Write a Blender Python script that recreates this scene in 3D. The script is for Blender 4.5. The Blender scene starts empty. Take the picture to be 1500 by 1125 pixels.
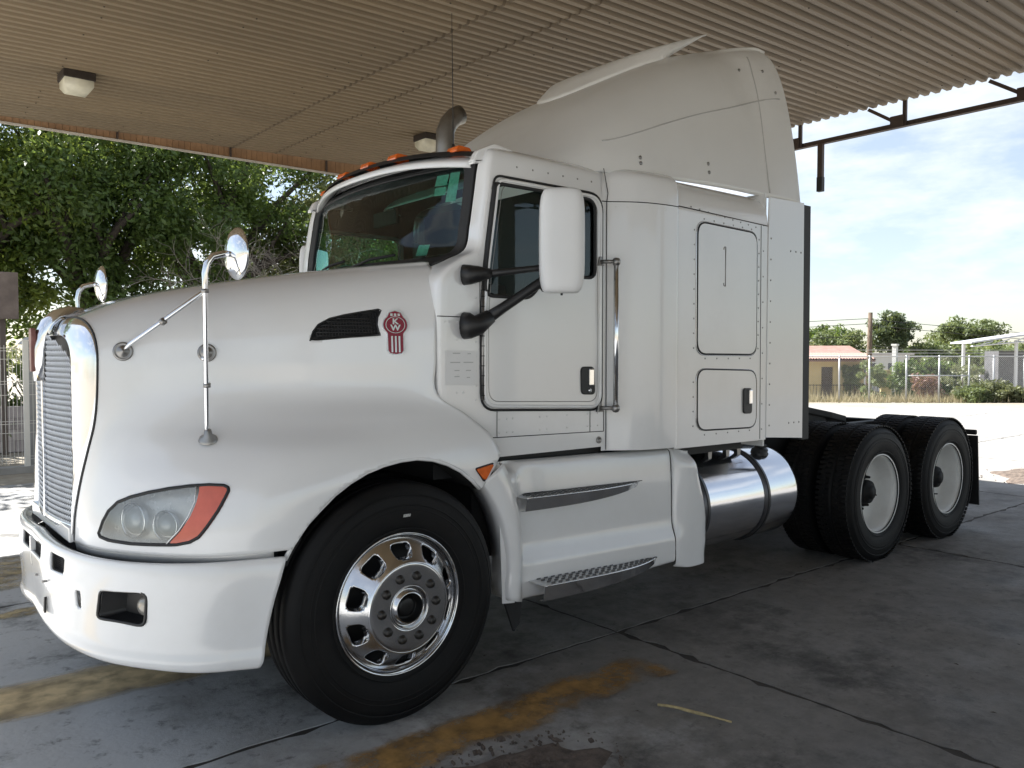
import bpy, bmesh, math, random
import numpy as np
from mathutils import Vector, Matrix
from mathutils.geometry import tessellate_polygon

# ------------------------------------------------------------------ camera, sky, sun, exposure
scene = bpy.context.scene
R = math.radians
cam_data = bpy.data.cameras.new('camera')
cam = bpy.data.objects.new('camera', cam_data)
scene.collection.objects.link(cam)
scene.camera = cam
cam_data.sensor_width = 36.0
cam_data.lens = 36.0 * 1190 / 1500
cam_data.clip_start = 0.05
cam_data.clip_end = 2000
YAW = math.atan(1436 / 1190)
PITCH = math.atan(42 / 1190)
cam.location = (-1.947, -4.342, 1.675)
cam.rotation_euler = (math.pi / 2 - PITCH, 0, YAW - math.pi / 2)

SUN_TO = Vector((-0.27, 0.91, 1.0)).normalized()          # direction towards the sun
world = bpy.data.worlds.new('World')
scene.world = world
world.use_nodes = True
wn, wl = world.node_tree.nodes, world.node_tree.links
wn.clear()
w_out = wn.new('ShaderNodeOutputWorld')
w_bg = wn.new('ShaderNodeBackground')
w_sky = wn.new('ShaderNodeTexSky')
w_sky.sky_type = 'NISHITA'
w_sky.sun_disc = False
w_sky.sun_elevation = math.asin(SUN_TO.z)
w_sky.sun_rotation = math.atan2(SUN_TO.x, SUN_TO.y)
w_sky.air_density = 1.0
w_sky.dust_density = 0.5
w_sky.ozone_density = 1.0
# thin broken cloud mixed over the sky, by direction
w_tc = wn.new('ShaderNodeTexCoord')
w_map = wn.new('ShaderNodeMapping')
w_map.inputs['Scale'].default_value = (2.2, 2.2, 6.5)
w_map.inputs['Location'].default_value = (1.3, 0.4, 0.3)
w_noise = wn.new('ShaderNodeTexNoise')
w_noise.inputs['Scale'].default_value = 1.6
w_noise.inputs['Detail'].default_value = 8
w_noise.inputs['Roughness'].default_value = 0.58
w_ramp = wn.new('ShaderNodeValToRGB')
w_ramp.color_ramp.elements[0].position = 0.49
w_ramp.color_ramp.elements[0].color = (.27, .27, .27, 1)
w_ramp.color_ramp.elements[1].position = 0.70
w_ramp.color_ramp.elements[1].color = (.92, .92, .92, 1)
w_mix = wn.new('ShaderNodeMix')
w_mix.data_type = 'RGBA'
w_mix.inputs['B'].default_value = (7.6, 7.8, 8.0, 1)
wl.new(w_tc.outputs['Generated'], w_map.inputs['Vector'])
wl.new(w_map.outputs['Vector'], w_noise.inputs['Vector'])
wl.new(w_noise.outputs['Fac'], w_ramp.inputs['Fac'])
wl.new(w_ramp.outputs['Color'], w_mix.inputs['Factor'])
wl.new(w_sky.outputs['Color'], w_mix.inputs['A'])
wl.new(w_mix.outputs['Result'], w_bg.inputs['Color'])
w_bg.inputs['Strength'].default_value = 0.056
wl.new(w_bg.outputs['Background'], w_out.inputs['Surface'])

sun_data = bpy.data.lights.new('sun', 'SUN')
sun_data.energy = 5.0
sun_data.angle = R(0.53)
sun_data.color = (1.0, 0.965, 0.91)
sun = bpy.data.objects.new('sun', sun_data)
scene.collection.objects.link(sun)
sun.rotation_euler = (-SUN_TO).to_track_quat('-Z', 'Y').to_euler()
sun.location = (0, 0, 30)

scene.view_settings.view_transform = 'Standard'
scene.view_settings.look = 'None'
scene.view_settings.gamma = 1.0
scene.view_settings.exposure = 1.60
scene.render.engine = 'CYCLES'
scene.cycles.max_bounces = 10
scene.cycles.diffuse_bounces = 5
scene.cycles.glossy_bounces = 5
scene.cycles.transparent_max_bounces = 24
scene.cycles.use_denoising = True
random.seed(7)
rng = np.random.default_rng(7)

# ------------------------------------------------------------------ materials
MATS = {}

def mat(name, col, rough=0.5, metal=0.0, var=0.0, vscale=4.0, bump=0.0, bscale=40.0, coat=0.0, spec=0.5, col2=None, dirt=0.0, dirtcol=(0.10, 0.08, 0.06), trans=0.0):
    """procedural principled material: base colour with noise variation, optional soft grime and fine relief"""
    if name in MATS:
        return MATS[name]
    m = bpy.data.materials.new(name)
    m.use_nodes = True
    n, l = m.node_tree.nodes, m.node_tree.links
    b = n['Principled BSDF']
    b.inputs['Roughness'].default_value = rough
    b.inputs['Metallic'].default_value = metal
    b.inputs['Coat Weight'].default_value = coat
    b.inputs['Coat Roughness'].default_value = 0.06
    b.inputs['Specular IOR Level'].default_value = spec
    b.inputs['Base Color'].default_value = (*col, 1)
    tc = n.new('ShaderNodeTexCoord')
    src = None
    if var > 0 or col2 is not None:
        nz = n.new('ShaderNodeTexNoise')
        nz.inputs['Scale'].default_value = vscale
        nz.inputs['Detail'].default_value = 6
        nz.inputs['Roughness'].default_value = 0.6
        l.new(tc.outputs['Object'], nz.inputs['Vector'])
        rp = n.new('ShaderNodeValToRGB')
        c2 = col2 if col2 is not None else tuple(c * (1 - var) for c in col)
        rp.color_ramp.elements[0].position = 0.35
        rp.color_ramp.elements[0].color = (*c2, 1)
        rp.color_ramp.elements[1].position = 0.65
        rp.color_ramp.elements[1].color = (*col, 1)
        l.new(nz.outputs['Fac'], rp.inputs['Fac'])
        src = rp.outputs['Color']
        rr = n.new('ShaderNodeMapRange')
        rr.inputs['To Min'].default_value = max(0.02, rough - 0.08)
        rr.inputs['To Max'].default_value = min(1, rough + 0.1)
        l.new(nz.outputs['Fac'], rr.inputs['Value'])
        l.new(rr.outputs['Result'], b.inputs['Roughness'])
    if dirt > 0:
        nd = n.new('ShaderNodeTexNoise')
        nd.inputs['Scale'].default_value = vscale * 0.6
        nd.inputs['Detail'].default_value = 9
        nd.inputs['Roughness'].default_value = 0.7
        l.new(tc.outputs['Object'], nd.inputs['Vector'])
        rd = n.new('ShaderNodeMapRange')
        rd.inputs['From Min'].default_value = 0.5
        rd.inputs['From Max'].default_value = 0.78
        rd.inputs['To Max'].default_value = dirt
        l.new(nd.outputs['Fac'], rd.inputs['Value'])
        mx = n.new('ShaderNodeMix')
        mx.data_type = 'RGBA'
        l.new(rd.outputs['Result'], mx.inputs['Factor'])
        if src is not None:
            l.new(src, mx.inputs['A'])
        else:
            mx.inputs['A'].default_value = (*col, 1)
        mx.inputs['B'].default_value = (*dirtcol, 1)
        src = mx.outputs['Result']
    if src is not None:
        l.new(src, b.inputs['Base Color'])
    if bump > 0:
        nb = n.new('ShaderNodeTexNoise')
        nb.inputs['Scale'].default_value = bscale
        nb.inputs['Detail'].default_value = 5
        l.new(tc.outputs['Object'], nb.inputs['Vector'])
        bp = n.new('ShaderNodeBump')
        bp.inputs['Strength'].default_value = bump
        bp.inputs['Distance'].default_value = 0.02
        l.new(nb.outputs['Fac'], bp.inputs['Height'])
        l.new(bp.outputs['Normal'], b.inputs['Normal'])
    if trans > 0:
        b.inputs['Transmission Weight'].default_value = trans
    MATS[name] = m
    return m

def glass_mat(name, tint, gloss=0.12, rough=0.02):
    """thin tinted pane: tinted see-through plus a Fresnel mirror"""
    if name in MATS:
        return MATS[name]
    m = bpy.data.materials.new(name)
    m.use_nodes = True
    n, l = m.node_tree.nodes, m.node_tree.links
    n.clear()
    o = n.new('ShaderNodeOutputMaterial')
    t = n.new('ShaderNodeBsdfTransparent')
    t.inputs['Color'].default_value = (*tint, 1)
    g = n.new('ShaderNodeBsdfGlossy')
    g.inputs['Roughness'].default_value = rough
    g.inputs['Color'].default_value = (0.9, 0.95, 0.95, 1)
    fr = n.new('ShaderNodeFresnel')
    fr.inputs['IOR'].default_value = 1.5
    ad = n.new('ShaderNodeMath')
    ad.operation = 'ADD'
    ad.inputs[1].default_value = gloss * 0.3
    l.new(fr.outputs['Fac'], ad.inputs[0])
    mx = n.new('ShaderNodeMixShader')
    l.new(ad.outputs['Value'], mx.inputs['Fac'])
    l.new(t.outputs['BSDF'], mx.inputs[1])
    l.new(g.outputs['BSDF'], mx.inputs[2])
    l.new(mx.outputs['Shader'], o.inputs['Surface'])
    MATS[name] = m
    return m

WHITE = mat('white_paint', (0.80, 0.80, 0.80), 0.20, var=0.03, vscale=1.3, coat=0.8, dirt=0.20, dirtcol=(0.48, 0.45, 0.41), bump=0.012, bscale=2.2)
WHITE2 = mat('white_paint_dusty', (0.76, 0.755, 0.74), 0.33, var=0.05, vscale=1.5, coat=0.1, dirt=0.25, dirtcol=(0.42, 0.38, 0.33))
WHITEPL = mat('white_plastic', (0.72, 0.72, 0.72), 0.35, var=0.04, vscale=3, bump=0.02, bscale=60)
CHROME = mat('chrome', (0.80, 0.81, 0.83), 0.07, 1.0, var=0.04, vscale=6)
ALU = mat('polished_aluminium', (0.66, 0.66, 0.67), 0.16, 1.0, var=0.08, vscale=8, bump=0.02, bscale=90)
TANKM = mat('tank_aluminium', (0.72, 0.73, 0.76), 0.13, 1.0, var=0.05, vscale=3, bump=0.015, bscale=12)
STEEL = mat('dull_steel', (0.34, 0.33, 0.32), 0.38, 1.0, var=0.2, vscale=9)
BLACKPL = mat('black_plastic', (0.012, 0.012, 0.013), 0.45, var=0.3, vscale=6, bump=0.05, bscale=120)
RUBBER = mat('tyre_rubber', (0.0055, 0.0055, 0.006), 0.6, var=0.35, vscale=5, bump=0.05, bscale=70, dirt=0.22, dirtcol=(0.03, 0.027, 0.024), spec=0.25)
SEAL = mat('seal_rubber', (0.012, 0.012, 0.013), 0.6)
FRAME = mat('chassis_black', (0.007, 0.007, 0.0075), 0.6, var=0.3, vscale=4, dirt=0.3, dirtcol=(0.03, 0.026, 0.022), spec=0.3)
RIMW = mat('white_wheel_paint', (0.80, 0.80, 0.78), 0.4, var=0.06, vscale=6, dirt=0.25, dirtcol=(0.4, 0.35, 0.3))
AMBER = mat('amber_lens', (0.75, 0.14, 0.015), 0.18, var=0.25, vscale=20, coat=0.5)
REDLENS = mat('faded_red_lens', (0.62, 0.13, 0.08), 0.22, var=0.2, vscale=9, coat=0.4)
INTERIOR = mat('dark_interior', (0.008, 0.008, 0.009), 0.8, var=0.3, vscale=5)
INTGREY = mat('grey_interior', (0.035, 0.034, 0.033), 0.85, var=0.3, vscale=5)
GLASS_F = glass_mat('green_windshield_glass', (0.42, 0.80, 0.68), 0.0)
GLASS_D = glass_mat('door_glass', (0.70, 0.84, 0.82), 0.0)
LENS = glass_mat('clear_hazed_lens', (0.86, 0.87, 0.86), 0.2, 0.12)
def haze_lens(m, k):
    n, l = m.node_tree.nodes, m.node_tree.links
    o = [x for x in n if x.type == 'OUTPUT_MATERIAL'][0]; src = o.inputs['Surface'].links[0].from_socket
    d = n.new('ShaderNodeBsdfDiffuse'); d.inputs['Color'].default_value = (.72, .72, .70, 1)
    mx = n.new('ShaderNodeMixShader'); mx.inputs['Fac'].default_value = k
    l.new(src, mx.inputs[1]); l.new(d.outputs['BSDF'], mx.inputs[2]); l.new(mx.outputs['Shader'], o.inputs['Surface'])
haze_lens(LENS, .17)

# ------------------------------------------------------------------ object helpers
COL = scene.collection

def link(name, me, parent=None, material=None):
    o = bpy.data.objects.new(name, me)
    COL.objects.link(o)
    if parent is not None:
        o.parent = parent
    if material is not None and me is not None and not me.materials:
        me.materials.append(material)
    return o

def empty(name, loc=(0, 0, 0), rz=0, label=None, cat=None, group=None, kind=None, parent=None):
    o = bpy.data.objects.new(name, None)
    COL.objects.link(o)
    o.location = loc
    o.rotation_euler = (0, 0, rz)
    o.empty_display_size = 0.2
    if parent is not None:
        o.parent = parent
    return tag(o, label, cat, group, kind)

def tag(o, label=None, cat=None, group=None, kind=None):
    if label: o['label'] = label
    if cat: o['category'] = cat
    if group: o['group'] = group
    if kind: o['kind'] = kind
    return o

class MB:
    """collects verts and faces, then builds ONE mesh object"""
    def __init__(s):
        s.v, s.f, s.sm = [], [], []
    def add(s, verts, faces, smooth=False):
        k = len(s.v)
        s.v.extend([tuple(map(float, p)) for p in verts])
        for f in faces:
            s.f.append(tuple(i + k for i in f)); s.sm.append(smooth)
        return s
    def box(s, x0, x1, y0, y1, z0, z1):
        return s.add([(x0,y0,z0),(x1,y0,z0),(x1,y1,z0),(x0,y1,z0),(x0,y0,z1),(x1,y0,z1),(x1,y1,z1),(x0,y1,z1)],
                     [(3,2,1,0),(4,5,6,7),(0,1,5,4),(1,2,6,5),(2,3,7,6),(3,0,4,7)])
    def obox(s, c, ax, ay, az):
        """oriented box: centre and three half-axis vectors"""
        c, ax, ay, az = map(np.array, (c, ax, ay, az))
        vs = [c + sx*ax + sy*ay + sz*az for sz in (-1,1) for sx, sy in ((-1,-1),(1,-1),(1,1),(-1,1))]
        return s.add(vs, [(3,2,1,0),(4,5,6,7),(0,1,5,4),(1,2,6,5),(2,3,7,6),(3,0,4,7)])
    def tube(s, pts, r, n=8, cap=True, closed=False):
        pts = [np.array(p, float) for p in pts]
        m = len(pts)
        rs = r if hasattr(r, '__len__') else [r] * m
        rings = []
        up0 = None
        for i in range(m):
            if closed:
                d = pts[(i+1) % m] - pts[i-1]
            else:
                d = pts[min(i+1, m-1)] - pts[max(i-1, 0)]
            d = d / (np.linalg.norm(d) + 1e-9)
            if up0 is None:
                up0 = np.array((0,0,1.)) if abs(d[2]) < 0.9 else np.array((1.,0,0))
            a = up0 - d * (up0 @ d); a /= np.linalg.norm(a) + 1e-9
            up0 = a
            b = np.cross(d, a)
            rings.append([pts[i] + rs[i]*(math.cos(2*math.pi*k/n)*a + math.sin(2*math.pi*k/n)*b) for k in range(n)])
        vs = [p for rg in rings for p in rg]
        fs = []
        for i in range(m if closed else m-1):
            j = (i+1) % m
            for k in range(n):
                fs.append((i*n+k, i*n+(k+1)%n, j*n+(k+1)%n, j*n+k))
        if cap and not closed:
            fs.append(tuple(range(n-1,-1,-1))); fs.append(tuple((m-1)*n+k for k in range(n)))
        return s.add(vs, fs, True)
    def lathe(s, prof, c=(0,0,0), axis=(0,1,0), n=32, closed=False):
        """prof: list of (radius, along-axis)"""
        ax = np.array(axis, float); ax /= np.linalg.norm(ax)
        u = np.array((0,0,1.)) if abs(ax[2]) < 0.9 else np.array((1.,0,0))
        u = u - ax*(u@ax); u /= np.linalg.norm(u); w = np.cross(ax, u)
        c = np.array(c, float); m = len(prof)
        vs = [c + ax*h + r*(math.cos(2*math.pi*k/n)*u + math.sin(2*math.pi*k/n)*w) for r, h in prof for k in range(n)]
        fs = []
        for i in range(m if closed else m-1):
            j = (i+1) % m
            for k in range(n):
                fs.append((i*n+k, j*n+k, j*n+(k+1)%n, i*n+(k+1)%n))
        return s.add(vs, fs, True)
    def prism(s, poly, d0, d1, plane='xz', smooth=False):
        """poly: 2D outline, extruded between d0 and d1 along the third axis"""
        def P(a, b, d):
            return {'xz': (a, d, b), 'xy': (a, b, d), 'yz': (d, a, b)}[plane]
        n = len(poly)
        vs = [P(a, b, d0) for a, b in poly] + [P(a, b, d1) for a, b in poly]
        fs = [(i, (i+1) % n, n+(i+1) % n, n+i) for i in range(n)]
        tr = tessellate_polygon([[Vector((a, b, 0)) for a, b in poly]])
        fs += [tuple(t) for t in tr] + [tuple(n+i for i in reversed(t)) for t in tr]
        return s.add(vs, fs, smooth)
    def grid(s, G, smooth=True, flip=False):
        nr, nc = len(G), len(G[0])
        fs = []
        for i in range(nr-1):
            for j in range(nc-1):
                q = (i*nc+j, i*nc+j+1, (i+1)*nc+j+1, (i+1)*nc+j)
                fs.append(q[::-1] if flip else q)
        return s.add([p for row in G for p in row], fs, smooth)
    def mirror_y(s):
        k = len(s.v); f0 = list(s.f); m0 = list(s.sm)
        s.v += [(x,-y,z) for x,y,z in s.v]
        s.f += [tuple(i+k for i in reversed(f)) for f in f0]
        s.sm += m0
        return s
    def clip(s, fn):
        """keep the part where fn(x,y,z) >= 0"""
        V = list(s.v); val = [fn(*p) for p in V]
        cache = {}; nf, ns = [], []
        def cut(a, b):
            key = (min(a,b), max(a,b))
            if key not in cache:
                pa, pb = np.array(V[a]), np.array(V[b]); va, vb = val[a], val[b]
                t = va/(va-vb); p = pa + t*(pb-pa)
                lo, hi = (0.0, 1.0) if va >= 0 else (1.0, 0.0)
                for _ in range(7):
                    mid = (lo+hi)/2
                    if fn(*(pa+mid*(pb-pa))) >= 0: lo = mid
                    else: hi = mid
                p = pa + (lo+hi)/2*(pb-pa)
                cache[key] = len(V); V.append(tuple(p)); val.append(0.0)
            return cache[key]
        for f, sm in zip(s.f, s.sm):
            ins = [val[i] >= 0 for i in f]
            if all(ins): nf.append(f); ns.append(sm); continue
            if not any(ins): continue
            out = []
            m = len(f)
            for i in range(m):
                a, b = f[i], f[(i+1) % m]
                if val[a] >= 0: out.append(a)
                if (val[a] >= 0) != (val[b] >= 0):
                    out.append(cut(a, b))
            if len(out) >= 3: nf.append(tuple(out)); ns.append(sm)
        used = sorted({i for f in nf for i in f})
        mp = {o: k for k, o in enumerate(used)}
        s.v = [V[i] for i in used]; s.f = [tuple(mp[i] for i in f) for f in nf]; s.sm = ns
        return s
    def mesh(s, name):
        me = bpy.data.meshes.new(name)
        me.from_pydata(s.v, [], s.f)
        me.polygons.foreach_set('use_smooth', s.sm)
        me.update()
        return me
    def build(s, name, material, parent=None, thick=0.0, bevel=0.0, fix=True, weld=False):
        me = s.mesh(name)
        if fix or weld or thick:
            bm = bmesh.new(); bm.from_mesh(me)
            if weld: bmesh.ops.remove_doubles(bm, verts=bm.verts, dist=1e-4)
            bmesh.ops.recalc_face_normals(bm, faces=bm.faces)
            if bevel:
                bmesh.ops.remove_doubles(bm, verts=bm.verts, dist=1e-5)
                es = [e for e in bm.edges if len(e.link_faces) == 2 and e.calc_face_angle(0) > 0.5]
                bmesh.ops.bevel(bm, geom=es, offset=bevel, segments=2, affect='EDGES', profile=0.6)
            bm.to_mesh(me); bm.free()
        o = link(name, me, parent, material)
        if thick:
            md = o.modifiers.new('thickness', 'SOLIDIFY'); md.thickness = abs(thick); md.offset = -1 if thick > 0 else 1
        return o

def crom(P, n):
    """Catmull-Rom resample of an (m,k) array to about n points"""
    P = np.asarray(P, float); m = len(P)
    Q = np.vstack([2*P[0]-P[1], P, 2*P[-1]-P[-2]])
    out = []
    for t in np.linspace(0, m-1, n):
        i = min(int(t), m-2); u = t-i
        a, b, c, d = Q[i], Q[i+1], Q[i+2], Q[i+3]
        out.append(0.5*((2*b)+(-a+c)*u+(2*a-5*b+4*c-d)*u*u+(-a+3*b-3*c+d)*u**3))
    return np.array(out)

def net(rows, nr, nc):
    """rows: list of control rows (equal length) -> dense (nr,nc,3) grid"""
    A = np.array([crom(r, nc) for r in rows])
    return np.array([crom(A[:, j], nr) for j in range(nc)]).transpose(1, 0, 2)

def sdpoly(poly):
    """signed distance to a 2D polygon, positive inside"""
    A = np.array(poly, float); B = np.roll(A, -1, axis=0); D = B - A; L2 = (D**2).sum(1)
    def f(a, b):
        p = np.array((a, b)); w = p - A
        t = np.clip((w*D).sum(1)/L2, 0, 1)
        d = math.sqrt(((w - D*t[:, None])**2).sum(1).min())
        c = (A[:,1] > b) != (B[:,1] > b)
        xi = A[:,0] + (b - A[:,1]) / np.where(D[:,1] == 0, 1e-12, D[:,1]) * D[:,0]
        ins = np.count_nonzero(c & (a < xi)) % 2
        return d if ins else -d
    return f

def rounded(poly, r, seg=5):
    """round the corners of a 2D polygon (r scalar or list)"""
    n = len(poly); out = []
    for i in range(n):
        p = np.array(poly[i], float); a = np.array(poly[i-1], float); b = np.array(poly[(i+1) % n], float)
        rr = r[i] if hasattr(r, '__len__') else r
        da, db = a-p, b-p; la, lb = np.linalg.norm(da), np.linalg.norm(db)
        k = min(rr, 0.49*la, 0.49*lb)
        q0, q1 = p+da/la*k, p+db/lb*k
        for t in np.linspace(0, 1, seg+1):
            out.append(tuple((1-t)**2*q0 + 2*t*(1-t)*p + t*t*q1))
    return out
# ------------------------------------------------------------------ the big truck surfaces as control nets (truck-local metres, near side = -y)
def hood_net(nr=110, nc=120):
    low = [
        (0.872, [(-1.185,.42),(-1.155,.60),(-1.065,.78),(-.93,.95),(-.77,1.07),(-.57,1.135),(-.30,1.15),(.10,1.15),(.60,1.15)]),
        (1.000, [(-1.180,.44),(-1.145,.595),(-1.055,.77),(-.925,.935),(-.765,1.065),(-.565,1.135),(-.30,1.15),(.10,1.15),(.60,1.15)]),
        (1.140, [(-1.165,.48),(-1.115,.59),(-1.03,.735),(-.905,.895),(-.745,1.03),(-.55,1.115),(-.28,1.15),(.10,1.155),(.60,1.15)]),
        (1.270, [(-1.145,.52),(-1.085,.585),(-.985,.68),(-.86,.80),(-.70,.93),(-.50,1.045),(-.25,1.105),(.10,1.125),(.55,1.125)]),
        (1.380, [(-1.125,.545),(-1.055,.58),(-.955,.63),(-.82,.70),(-.65,.79),(-.45,.89),(-.22,.98),(.09,1.05),(.44,1.07)]),
        (1.490, [(-1.115,.555),(-1.04,.58),(-.94,.61),(-.80,.66),(-.62,.72),(-.42,.79),(-.20,.87),(.06,.955),(.285,1.03)]),
        (1.650, [(-1.110,.556),(-1.03,.578),(-.93,.605),(-.79,.65),(-.61,.71),(-.41,.78),(-.19,.86),(.06,.945),(.285,1.02)]),
    ]
    rows = [[(x, -y, z) for x, y in r] for z, r in low]
    xs = [p[0] for p in low[-1][1]]; W = [p[1] for p in low[-1][1]]
    T = [1.850, 1.893, 1.936, 1.978, 2.018, 2.058, 2.098, 2.140, 2.172]
    for k, ph in enumerate(np.linspace(0, math.pi/2, 8)[1:]):
        c, s_ = max(math.cos(ph), 0), math.sin(ph)
        row = []
        for i, (x, w, t) in enumerate(zip(xs, W, T)):
            e = max(0, (i-4)/4)                                # squarer shoulders towards the cab
            row.append((x - 0.02*(1-c)*(i == 0) + .11*e*e*s_**2, -w*c**(0.62-.38*e), 1.65+(t-1.65)*s_**(0.80-.05*e)))
        rows.append(row)
    return net(rows, nr, nc)

BPATH = [(-1.275,0),(-1.272,.28),(-1.245,.53),(-1.17,.76),(-1.035,.945),(-.83,1.08),(-.55,1.15)]
def bumper_net(nr=60, nc=100):
    rows = []
    #        z(centre), z(end), inset, end-x shift
    prof = [(.868,.832,.055,0.0),(.885,.846,.022,0.0),(.872,.833,.002,0.0),(.80,.77,-.006,-.02),(.70,.68,-.004,-.05),(.62,.58,.002,-.075),(.565,.50,.004,-.09),(.53,.44,-.004,-.10),(.505,.405,.02,-.115),(.50,.395,.09,-.12)]
    n = len(BPATH)
    for zc, ze, ins, dx in prof:
        row = []
        for i, (x, y) in enumerate(BPATH):
            t = i/(n-1); tz = t**0.7
            tx = BPATH[min(i+1,n-1)][0]-BPATH[max(i-1,0)][0]; ty = BPATH[min(i+1,n-1)][1]-BPATH[max(i-1,0)][1]
            L = math.hypot(tx, ty); nx, ny = -ty/L, tx/L        # outward
            row.append((x - nx*ins*1.0 + dx*max(0,(t-.72)/.28), -(y - ny*ins), zc+(ze-zc)*tz))
        rows.append(row)
    return net(rows, nr, nc)

def fairing_net(nr=70, nc=90):
    """raised roof fairing: stations along x, half section from side base to the centre line"""
    st = [  # x_base, x shift at top, half width, base z, top z, squareness
        (1.02,.0,.66,2.70,2.705,.45), (1.08,.04,.80,2.705,2.79,.45), (1.20,.05,.91,2.71,2.91,.44), (1.42,.05,1.00,2.725,3.09,.42), (1.70,.04,1.055,2.738,3.305,.40),
        (2.03,.03,1.085,2.744,3.52,.38), (2.40,.01,1.10,2.752,3.71,.36), (2.70,-.02,1.105,2.754,3.81,.34), (2.95,-.03,1.11,2.75,3.885,.31), (3.12,-.02,1.115,2.75,3.925,.24), (3.26,-.02,1.118,2.744,3.945,.19), (3.35,-.03,1.12,2.742,3.93,.17)]
    cols = []
    for x, dx, w, zb, zt, q in st:
        col = []
        for ph in np.linspace(0, math.pi/2, 10):
            c, s_ = max(math.cos(ph), 0), math.sin(ph)
            zz = s_**0.85
            col.append((x+dx*zz, -w*c**q*(1-(0.13 if x < 3 else 0.10)*zz*(zt-zb)/1.1), zb+(zt-zb)*zz))
        cols.append(col)
    return net(cols, nc, nr)

def cab_net(nr=90, nc=110):
    """cab shell: plan curve per level, from the rear edge of the side round the corner to the centre line"""
    lv = [  # z, x corner, x centre, y windshield edge
        (1.150,.300,.30,.80),(1.40,.292,.30,.80),(1.80,.290,.30,.80),(2.02,.300,.29,.80),(2.10,.35,.29,.80),(2.16,.44,.30,.80),(2.22,.535,.325,.80),(2.35,.560,.37,.80),(2.50,.585,.42,.80),(2.62,.605,.465,.80),(2.70,.63,.50,.79)]
    rows = []
    for z, xc, xm, yw in lv:
        s = 1.03 - max(0, z-2.45)**2*0.35
        rows.append([(1.45,-s,z),(1.2,-s,z),(.95,-s,z),(xc+.13,-s,z),(xc+.042,-s+.001,z),(xc+.012,-s+.010,z),(xc,-s+.04,z),(xc-.001,-.89,z),(xc-.014,-yw,z),(xm+(xc-xm)*.42,-.55,z),(xm+(xc-xm)*.1,-.25,z),(xm,0,z)])
    base = rows[-1]
    for z, k, dx in ((2.742,.035,.03),(2.770,.12,.10),(2.786,.35,.2),(2.80,.75,.3),(2.80,1.0,.35)):
        rows.append([(x+dx*(x < 1.1), y*(1-k), z) for x, y, _ in base])
    return net(rows, nr, nc)
# ------------------------------------------------------------------ the truck
TRUCK = empty('semi_truck', (0, -0.05, 0), 0, 'white sleeper cab semi truck with chrome grille parked under the canopy', 'truck')

def G2(G): return [[tuple(p) for p in row] for row in G]
HG = hood_net()
HV = HG.reshape(-1, 3)
HN = np.cross(np.gradient(HG, axis=1), np.gradient(HG, axis=0)); HN /= np.linalg.norm(HN, axis=2, keepdims=True) + 1e-9
HNV = HN.reshape(-1, 3)
HNV = np.where((HNV[:, 1:2] > 0), -HNV, HNV)

HDU, HDV = np.gradient(HG, axis=0), np.gradient(HG, axis=1)
def hood_at(x, z):
    d = (HV[:, 0]-x)**2 + (HV[:, 2]-z)**2 + np.where(HV[:, 1] > -0.3, 1, 0)
    i = int(d.argmin()); a, b = divmod(i, HG.shape[1])
    p, du, dv = HG[a, b], HDU[a, b], HDV[a, b]
    M = np.array(((du[0], dv[0]), (du[2], dv[2])))
    if abs(np.linalg.det(M)) > 1e-9:
        t = np.clip(np.linalg.solve(M, (x-p[0], z-p[2])), -1, 1); p = p + du*t[0] + dv*t[1]
    w = 1/(d[np.argsort(d)[:6]]+1e-5); nn = (HNV[np.argsort(d)[:6]]*(w/w.sum())[:, None]).sum(0)
    return p, nn/np.linalg.norm(nn)

ARCH = [(-.56,.70),(-.552,.80),(-.540,.829),(-.507,.885),(-.455,.955),(-.392,1.022),(-.322,1.080),(-.246,1.126),(-.165,1.162),(-.079,1.186),(.01,1.200),(.098,1.203),(.186,1.190),(.27,1.163),(.35,1.122),(.42,1.067),(.461,1.025),(.475,1.03),(.592,1.185),(.75,1.19),(.75,.60)]
HEAD = [(-1.135,.941),(-1.132,.928),(-1.111,.918),(-1.052,.913),(-.98,.915),(-.921,.918),(-.882,.929),(-.854,.949),(-.827,.988),(-.787,1.05),(-.743,1.126),(-.742,1.139),(-.754,1.147),(-.801,1.15),(-.864,1.145),(-.926,1.134),(-.986,1.117),(-1.038,1.096),(-1.076,1.072),(-1.104,1.034),(-1.122,.991)]
VENT = [(-.279,1.743),(-.263,1.785),(-.238,1.817),(-.187,1.846),(-.122,1.864),(-.044,1.880),(.034,1.894),(.046,1.889),(.026,1.855),(.019,1.82),(.025,1.786),(.032,1.771),(-.123,1.758),(-.207,1.749)]
f_arch, f_head, f_vent = sdpoly(ARCH), sdpoly(HEAD), sdpoly(VENT)
def near_arch(x, y, z):
    if y > -0.5 or z > 1.3 or x < -.7: return 1.0
    return -f_arch(x, z)
def near_head(x, y, z):
    if x > -.65 or z > 1.25 or z < .85: return 1.0
    return -f_head(x, z)
def near_vent(x, y, z):
    if z < 1.7 or z > 1.93 or x < -.35 or x > .1 or y > -.7: return 1.0
    return -f_vent(x, z)
hb = MB().grid(G2(HG)).clip(near_arch).clip(near_head).clip(near_vent).mirror_y()
hood = hb.build('hood', WHITE, TRUCK, thick=0.012, weld=True)

def surf_patch(fn, off, dense=None):
    """part of the hood surface inside fn, moved out along its normal"""
    P = HG + np.where(HN[..., 1:2] > 0, -HN, HN)*off
    m = MB().grid(G2(P))
    # clip on the undisplaced outline
    return m.clip(fn)

def outline3(poly, off=0.0, closed=True):
    out = []
    for x, z in poly:
        p, nn = hood_at(x, z); out.append(tuple(p + nn*off))
    return out

def densify(poly, k=3):
    out = []
    n = len(poly)
    for i in range(n):
        a, b = np.array(poly[i]), np.array(poly[(i+1) % n])
        for t in range(k): out.append(tuple(a+(b-a)*t/k))
    return out

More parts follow.
